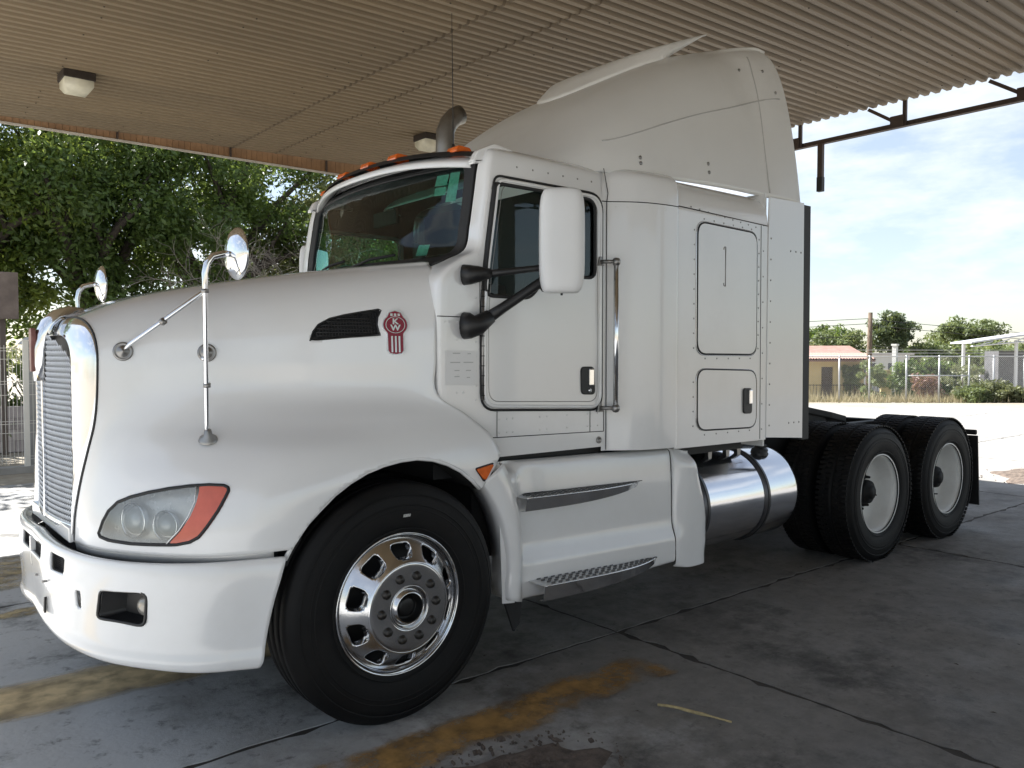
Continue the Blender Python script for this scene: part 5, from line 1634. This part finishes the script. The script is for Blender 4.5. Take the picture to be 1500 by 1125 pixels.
# ------------------------------------------------------------------ white wire fence on the left, low wall and street behind it
CREAM = mat('cream_fence_paint', (.82,.80,.74), .45, var=.08, vscale=4)
fence = empty('wire_fence', (0, 9.3, 0), 0, 'cream painted welded wire fence with square posts beside the truck nose', 'fence')
for i_ in range(-3, 5):
    px = .15+2.5*i_
    p_ = MB().box(px-.035, px+.035, -.035, .035, -.04, 1.88).build('post', CREAM, fence, bevel=.004)
    MB().box(px-.042, px+.042, -.042, .042, 1.88, 1.90).build('post_cap', CREAM, p_)
wm = MB()
for k_ in range(49):
    x = .035+.05*k_
    wm.obox((x+.0, 0, .96), (.0028,0,0), (0,.0028,0), (0,0,.86))
for z in (.16,.20,.55,.68,.72,1.10,1.26,1.30,1.62,1.74,1.78):
    wm.obox((1.25, -.006, z), (1.215,0,0), (0,.003,0), (0,0,.0034))
wme = wm.mesh('wire_panel'); wme.materials.append(CREAM)
for i_ in range(-3, 4):
    o = link('wire_panel', wme, fence); o.location = (.15+2.5*i_, 0, 0); o['kind'] = 'stuff'
MB().box(-8, 9.5, -.1, .1, -.04, .06).build('fence_kerb', mat('kerb_concrete', (.42,.41,.39), .9, var=.2, vscale=3), fence)
lw = MB()
wall_l = empty('low_wall', (0, 12.2, 0), 0, 'low pale pinkish block wall behind the wire fence', 'wall')
BLK = [mat('pale_block_%d' % q, c, .85, var=.2, vscale=5, bump=.2, bscale=30) for q, c in enumerate(((.44,.40,.40),(.48,.44,.43),(.41,.375,.375)))]
bm0 = [MB().box(.004,.396,-.07,.07,.004,.196).mesh('block') for _ in BLK]
for me_, q in zip(bm0, BLK): me_.materials.append(q)
for r0 in range(4):
    for c0 in range(-8, 16):
        o = link('block', bm0[random.Random(r0*77+c0).randrange(3)], wall_l); o.location = (c0*.4+(.2 if r0 % 2 else 0), random.Random(r0*9+c0*3).uniform(-.004,.004), r0*.2-.02)
MB().box(-3.2, 6.4, -.055, .055, -.02, .78).build('mortar', mat('mortar', (.33,.31,.30), .95), wall_l)
sg = empty('weathered_board', (.20, 11.5, 0), 0, 'weathered brown concrete board among leaves at the left edge', 'board')
MB().box(-.28,.20,-.05,.05,2.28,3.06).build('panel', mat('brown_concrete', (.21,.17,.15), .9, var=.35, vscale=5, dirt=.4, dirtcol=(.1,.08,.07)), sg, bevel=.01)
MB().box(-.06,.02,.05,.13,0,3.0).build('post', mat('brown_post', (.12,.10,.09), .9), sg)
pier = empty('fence_pier', (.42, 9.85, 0), 0, 'small square grey pier with sloped cap behind the fence post', 'pier')
MB().box(-.17,.17,-.17,.17,-.03,1.84).build('shaft', mat('pier_grey', (.40,.40,.40), .8, var=.2), pier)
MB().prism([(-.26,1.84),(.26,1.84),(.20,1.93),(-.16,1.95)], -.22, .22, 'xz').build('cap', mat('pier_cap', (.44,.45,.46), .7, var=.15), pier)
# ------------------------------------------------------------------ far side of the lot on the right
GALV = mat('galvanised_pipe', (.52,.53,.54), .45, .5, var=.15, vscale=6)
P0, P1 = np.array((29.31,12.56)), np.array((35.09,7.76))
u_f = (P1-P0)/np.linalg.norm(P1-P0)
ang_f = math.atan2(u_f[1], u_f[0])
cl = empty('chain_link_fence', (29.31, 12.56, -.25), ang_f, 'galvanised chain link fence along the far edge of the lot', 'fence')
offs = [-4.6,-2.9,-1.5,0,1.22,2.72,4.05,5.26,6.26,7.51,9.0,10.6]
for k_, d in enumerate(offs):
    MB().tube([(d,0,-.3),(d,0,1.93)], .035, 8).build('post', GALV, cl)
for z, nm in ((1.88,'top_rail'),(1.30,'mid_rail')):
    MB().tube([(offs[0],0,z),(offs[-1],0,z)] if nm == 'top_rail' else [(offs[5],0,1.1),(offs[7],0,1.1)], .024, 6).build(nm, GALV, cl)
for z in (2.02, 2.14): MB().tube([(offs[0],0,z),(offs[-1],0,z-.01)], .007, 4).build('strand', GALV, cl)
wm = MB()
Lf = offs[-1]-offs[0]; Hh = 1.9
for k_ in range(int((Lf+Hh)/.085)):
    a = offs[0]-Hh+k_*.085
    for sg_ in (1, -1):
        t0, t1 = max(0, offs[0]-a), min(Hh, offs[-1]-a)
        if t1 <= t0: continue
        z0_, z1_ = (t0, t1) if sg_ > 0 else (Hh-t0, Hh-t1)
        A = np.array((a+t0, .0, z0_)); B_ = np.array((a+t1, .0, z1_)); r0 = .0032
        wm.add([A+(0,-r0,-r0), A+(0,r0,0), A+(0,-r0,r0), B_+(0,-r0,-r0), B_+(0,r0,0), B_+(0,-r0,r0)], [(0,1,4,3),(1,2,5,4),(2,0,3,5)])
o = wm.build('wire_mesh', GALV, cl); o['kind'] = 'stuff'

# dry grass and weeds along the fence
def blades(cx_list, n_per, h, seed, name, label, material, cat, spread=.5):
    g = np.random.default_rng(seed); V, F = [], []
    for (x, y, sc) in cx_list:
        for _ in range(n_per):
            px, py = x+g.normal()*spread, y+g.normal()*spread; hh = h*sc*(.4+.8*g.random()); a = g.random()*6.28; w = .012+.01*g.random()
            z = terrain(px, py)+.02
            dx, dy = math.cos(a), math.sin(a); l_ = g.random()*.5*hh; b_ = g.random()*6.28
            k0 = len(V)
            V += [(px-dx*w, py-dy*w, z), (px+dx*w, py+dy*w, z), (px+l_*math.cos(b_)+dx*w*.2, py+l_*math.sin(b_)+dy*w*.2, z+hh)]; F.append((k0, k0+1, k0+2))
    me = bpy.data.meshes.new(name); me.from_pydata(V, [], F); me.update()
    at_ = me.attributes.new('tone', 'FLOAT', 'FACE'); at_.data.foreach_set('value', g.random(len(F)).astype(np.float32))
    return tag(link(name, me, None, material), label, cat, None, 'stuff')
base = [tuple(P0+u_f*t+np.array((-.15,-.2)))+(1.0,) for t in np.arange(-5, 11, .22)]
blades(base, 30, .30, 5, 'dry_grass', 'strip of dry yellow grass at the foot of the chain link fence', LEAF_DRY, 'grass', .42)
base2 = [tuple(P0+u_f*t+np.array((.9,1.0)))+(1.0,) for t in np.arange(-5, 11, .3)]
blades(base2, 24, .55, 6, 'dry_weeds', 'pale dry weeds behind the chain link fence', LEAF_DRY, 'weeds', .6)

def bush(x, y, r0, h, seed, label, mm_, n=26, per=110, size=.07, group='bushes along the far fence', z=None, cat='bush'):
    t = empty('bush', (x, y, terrain(x, y) if z is None else z), 0, label, cat, group)
    rr_ = random.Random(seed); st = MB()
    for q in range(4):
        a = rr_.uniform(0, 6.28); st.tube([(0,0,-.05),(r0*.5*math.cos(a),r0*.5*math.sin(a),h*.7)], [.03,.01], 5)
    st.build('stem', BARK, t)
    cs = [(rr_.uniform(-r0,r0), rr_.uniform(-r0,r0)*.7, rr_.uniform(.1,h)*(1-.0)) for _ in range(n)]
    leaves(cs, [rr_.uniform(.2,.38)*max(1, r0*.6) for _ in cs], per, size, seed, 'foliage', mm_, t)
LEAF_G = leaf_mat('fresh_green_leaf', (.12,.16,.075), (.23,.28,.13))
LEAF_F = leaf_mat('far_dark_leaf', (.055,.085,.045), (.12,.16,.085))
LEAF_P = leaf_mat('pale_olive_leaf', (.13,.15,.08), (.25,.27,.15))
LEAF_R = leaf_mat('reddish_bush_leaf', (.14,.06,.05), (.25,.12,.10))
def at_uv(d, t): p = P0+u_f*t; n_ = np.array((.64,.77)); return p+n_*d
for k_, (t, d, r0, h, lab, mm_) in enumerate(((5.2,-.6,.7,.55,'low green weed clump in front of the far fence',LEAF_G),(6.1,-.4,.8,.75,'pale green bush at the far fence right of the hedge',LEAF_P),(7.0,-.5,.55,.5,'small yellowing bush at the foot of the far fence',LEAF_P),
        (5.0,2.5,.9,1.1,'reddish bush behind the far fence',LEAF_R),(6.2,2.0,.9,1.5,'tall grey green bush behind the far fence',LEAF_P),(8.8,-.3,.5,.4,'low dry bush near the right picture edge',LEAF_P))):
    p = at_uv(d, t); bush(p[0], p[1], r0, h, 400+k_, lab, mm_)
# clipped hedge
hp = np.array((43.5,15.1)); hz = terrain(*hp)
hedge = empty('hedge', (hp[0], hp[1], hz), ang_f, 'dense dark green hedge behind the far fence', 'hedge')
rr_ = random.Random(55)
leaves([(rr_.uniform(-1.75,1.75), rr_.uniform(-.5,.5), rr_.uniform(.15,1.9+.5*math.sin(q))) for q in range(120)], [.42]*120, 110, .10, 56, 'foliage', LEAF_D, hedge)
MB().tube([(-1.3,0,-.1),(-1.2,0,1.2)], .05, 6).tube([(0,0,-.1),(.1,0,1.3)], .05, 6).tube([(1.2,0,-.1),(1.1,0,1.2)], .05, 6).build('stem', BARK, hedge)
for k_, (dx, r0, h, lab, mm_) in enumerate(((-2.5,.8,2.2,'light green bush at the left end of the hedge',LEAF_G),(2.3,.9,2.0,'rounded green bush at the right end of the hedge',LEAF_G),(.6,.9,2.4,'spiky pale green plant above the middle of the hedge',LEAF_P))):
    p = hp+u_f*dx+np.array((.5,.6)); bush(p[0], p[1], r0, h, 470+k_, lab, mm_, size=.09)

# yellow house
YEL_W = mat('yellow_stucco', (.62,.50,.27), .85, var=.12, vscale=1.5, dirt=.2, dirtcol=(.35,.28,.17))
house = empty('yellow_house', (45.4, 21.35, -1.05), math.atan2(20.28-22.31, 46.61-44.15), 'yellow stucco house with red tile eave behind the far fence', 'house')
hw_ = MB(); 
for (x0, x1, z0, z1) in ((-3.8,-1.02,0,2.42),(-1.02,-.30,2.02,2.42),(-.30,.42,0,2.42),(.42,1.05,0,.95),(.42,1.05,2.0,2.42),(1.05,1.60,0,2.42)): hw_.box(x0, x1, 0, .2, z0, z1)
hw_.box(1.4,1.6,.2,6,0,2.42); hw_.box(-3.8,-3.6,.2,6,0,2.42); hw_.box(-3.6,1.4,5.8,6,0,2.42)
hw_.build('wall', YEL_W, house)
MB().box(-1.0,-.32,.08,.13,0,2.0).build('door', mat('dark_door', (.07,.05,.04), .6), house)
wd = MB().box(.44,1.03,.10,.12,.97,1.98).build('window', mat('dark_window', (.03,.035,.04), .15), house)
MB().box(.40,1.07,-.03,.05,.90,.96).build('window_sill', YEL_W, wd)
gr_ = MB()
for x in np.linspace(.45,1.02,6): gr_.box(x-.008,x+.008,-.01,.01,.97,1.98)
tag(gr_.build('window_grille', mat('black_iron', (.03,.03,.03), .5, .6), wd), kind='stuff')
TILE = mat('red_tile', (.34,.20,.165), .75, var=.3, vscale=3)
rf = MB().prism([(-.75,2.44),(3.0,3.35),(6.8,2.44),(6.8,2.34),(3.0,3.22),(-.75,2.34)], -4.1, 1.95, 'yz').build('roof', TILE, house)
tm = MB().lathe([(.085,0),(.085,.5),(.075,.5),(.075,0)], (0,0,0), (0,1,.243), 8).mesh('roof_tile'); tm.materials.append(TILE)
for k_ in range(36):
    for q in range(3):
        o = link('roof_tile', tm, rf); o.location = (-4.0+.168*k_, -.80+.47*q, 2.47+.114*q)
irn = MB()
for x in np.linspace(-3.5, 1.5, 26): irn.tube([(x,-1.6,0),(x,-1.6,1.0)], .015, 4)
irn.tube([(-3.5,-1.6,.95),(1.5,-1.6,.95)], .02, 4).tube([(-3.5,-1.6,.15),(1.5,-1.6,.15)], .02, 4)
tag(irn.build('iron_railing', mat('black_iron', (.03,.03,.03), .5, .6), house), kind='stuff')
p = np.array((45.5,20.9)); bush(45.9, 20.6, .5, 2.0, 501, 'green climbing plant in front of the yellow house window', LEAF_G, size=.1)
yw = empty('yellow_wall', (43.9,17.35,-1.05), ang_f, 'short yellow stucco boundary wall between house and hedge', 'wall')
MB().box(-.62,.55,-.1,.1,0,1.82).build('wall_face', YEL_W, yw, bevel=.02)
MB().box(-.66,.59,-.14,.14,1.82,1.9).build('coping', YEL_W, yw)
# grey block wall and shade structure at the right
gw = empty('grey_wall', (51.0,14.1,-1.08), ang_f, 'pale grey rendered wall near the right picture edge', 'wall')
MB().box(-1.4,8,-.1,.1,0,1.6).build('wall_face', mat('grey_render', (.42,.42,.44), .85, var=.15, vscale=1.2), gw)
for x in (0,1.6,3.2): MB().box(x-.1,x+.1,-.16,-.1,0,1.66).build('pilaster', mat('grey_render', (.42,.42,.44), .85), gw)
sh = empty('shade_shelter', (42.85,13.13,-1.0), ang_f, 'white steel frame shade shelter with pale roof at right', 'shelter')
WS = mat('white_steel', (.62,.63,.65), .4, .2, var=.1)
for (x, y, h) in ((0,0,3.30),(2.35,-.6,3.45),(4.7,-.6,3.8),(.5,.9,3.3),(4.7,.9,3.8)):
    MB().box(x-.06,x+.06,y-.06,y+.06,0,h).build('post', WS, sh)
MB().prism([(-.1,3.28),(2.3,3.62),(4.2,3.86),(7.0,3.95),(7.0,4.03),(4.2,3.95),(2.3,3.71),(-.1,3.36)], -.9, 1.1, 'xz').build('roof', mat('pale_roof', (.50,.52,.56), .5, var=.1), sh)
for k_ in range(6):
    x = .4+k_*.85; MB().tube([(x,-.85,3.18+.10*x),(x+.6,-.85,3.33+.12*x)], .03, 5).build('truss_web', WS, sh)
MB().tube([(-.1,-.85,3.12),(4.6,-.85,3.55)], .035, 5).build('truss_chord', WS, sh)
shed = MB().box(2.6,6.5,1.3,2.6,0,2.9).build('shed_wall', mat('shed_metal', (.16,.16,.17), .6, .3, var=.2), sh)
# utility pole with wires
pole = empty('utility_pole', (44.9,19.2,-1.05), 0, 'weathered brown wooden utility pole beside the yellow house', 'pole')
WOOD = mat('pole_wood', (.16,.115,.08), .9, var=.4, vscale=5)
MB().tube([(0,0,-.3),(.12,0,2.6),(.18,0,5.25)], [.17,.15,.12], 10).build('shaft', WOOD, pole)
MB().obox((.16,0,4.75), (.05,0,0), (0,.05,0), (0,0,.12)).build('bracket', STEEL, pole)
for k_, (dz, far, zf) in enumerate(((4.9,(-30,34),5.6),(4.6,(-30,34),4.9),(3.9,(-30,34),4.2),(4.85,(40,-22),4.2),(4.5,(40,-22),3.7),(3.3,(40,-22),3.1))):
    pts = [(.16+far[0]*t, far[1]*t, dz+(zf-dz)*t-.9*math.sin(math.pi*t)) for t in np.linspace(0,1,14)]
    MB().tube(pts, .016, 4).build('wire', SEAL, pole)
sp = empty('concrete_post', (42.6,16.55,-1.0), 0, 'short white concrete post standing above the hedge line', 'post')
MB().box(-.11,.11,-.11,.11,0,3.2).build('shaft', mat('white_post', (.58,.58,.57), .8, var=.1), sp)
MB().box(-.15,.15,-.15,.15,3.2,3.3).build('cap', mat('white_post', (.58,.58,.57), .8), sp)

# far houses and trees
wh = empty('white_house', (57.0,25.2,-1.0), ang_f, 'low white walled house far behind the hedge', 'house')
MB().box(-3,3,0,4,0,2.7).build('wall', mat('white_wall', (.6,.6,.58), .8, var=.1), wh)
MB().box(-3.2,3.2,-.3,4.3,2.7,2.85).build('roof', mat('flat_roof', (.45,.43,.42), .9), wh)
for x in (-2.2,-.4,1.4):
    w_ = MB().box(x,x+.9,-.03,.02,1.1,2.1).build('window', mat('far_glass', (.05,.06,.07), .2), wh); MB().box(x-.06,x+.96,-.05,-.03,2.1,2.18).build('lintel', mat('white_wall', (.6,.6,.58), .8), w_)
tree(68.0, 28.9, -1.1, 7, 2.1, 1.7, 4.75, 60, 150, .15, 31, 'round dark tree rising behind the utility pole', material=LEAF_F, trunk_r=.2, clump=.7)
tree(78.3, 26.7, -1.1, 7, 3.3, 1.5, 4.6, 70, 160, .16, 32, 'broad flat topped green tree behind the shade shelter', material=LEAF_G, trunk_r=.22, clump=.8)
G2_ = 'distant trees beyond the lot'
ft = [(60,34,2.6,2.0,3.0,LEAF_P,'pale feathery tree at the left behind the yellow house'),(64,31.5,2.4,1.8,3.2,LEAF_G,'light green tree just left of the utility pole'),(70,36,2.0,2.2,3.6,LEAF_D,'small dark conical tree far left beyond the house'),
      (72,26.5,2.8,1.5,2.6,LEAF_G,'low green tree right of the round dark tree'),(75,23.5,2.6,1.5,2.4,LEAF_O,'olive tree below the broad green tree'),(66,20.2,2.6,1.6,2.6,LEAF_G,'green tree showing between shelter posts'),(62,14.5,2.6,1.9,3.0,LEAF_G,'green tree at the right picture edge behind the shelter'),(84,32,3.2,1.6,3.0,LEAF_D,'dark far tree in the gap between the two tall trees'),(90,27,3.4,1.6,2.8,LEAF_O,'grey olive tree on the far skyline at right')]
for k_, (x, y, rx, rz, cz, mm_, lab) in enumerate(ft):
    tree(x, y, -1.1, 6, rx, rz, cz, 40, 130, .16, 600+k_, lab, material=mm_, trunk_r=.16, group=G2_, clump=.8, nlimb=5)
far = []
rr_ = random.Random(77)
for k_ in range(260):
    a = k_/260; ang = math.radians(-20+110*a)
    D = rr_.uniform(95, 150)
    far.append((D*math.cos(ang), D*math.sin(ang), rr_.uniform(-.5, 2.4)))
o = leaves(far, [rr_.uniform(1.6,3.0) for _ in far], 120, .35, 900, 'far_trees', LEAF_O, None)
tag(o, 'hazy band of far off trees along the horizon', 'trees', None, 'stuff')
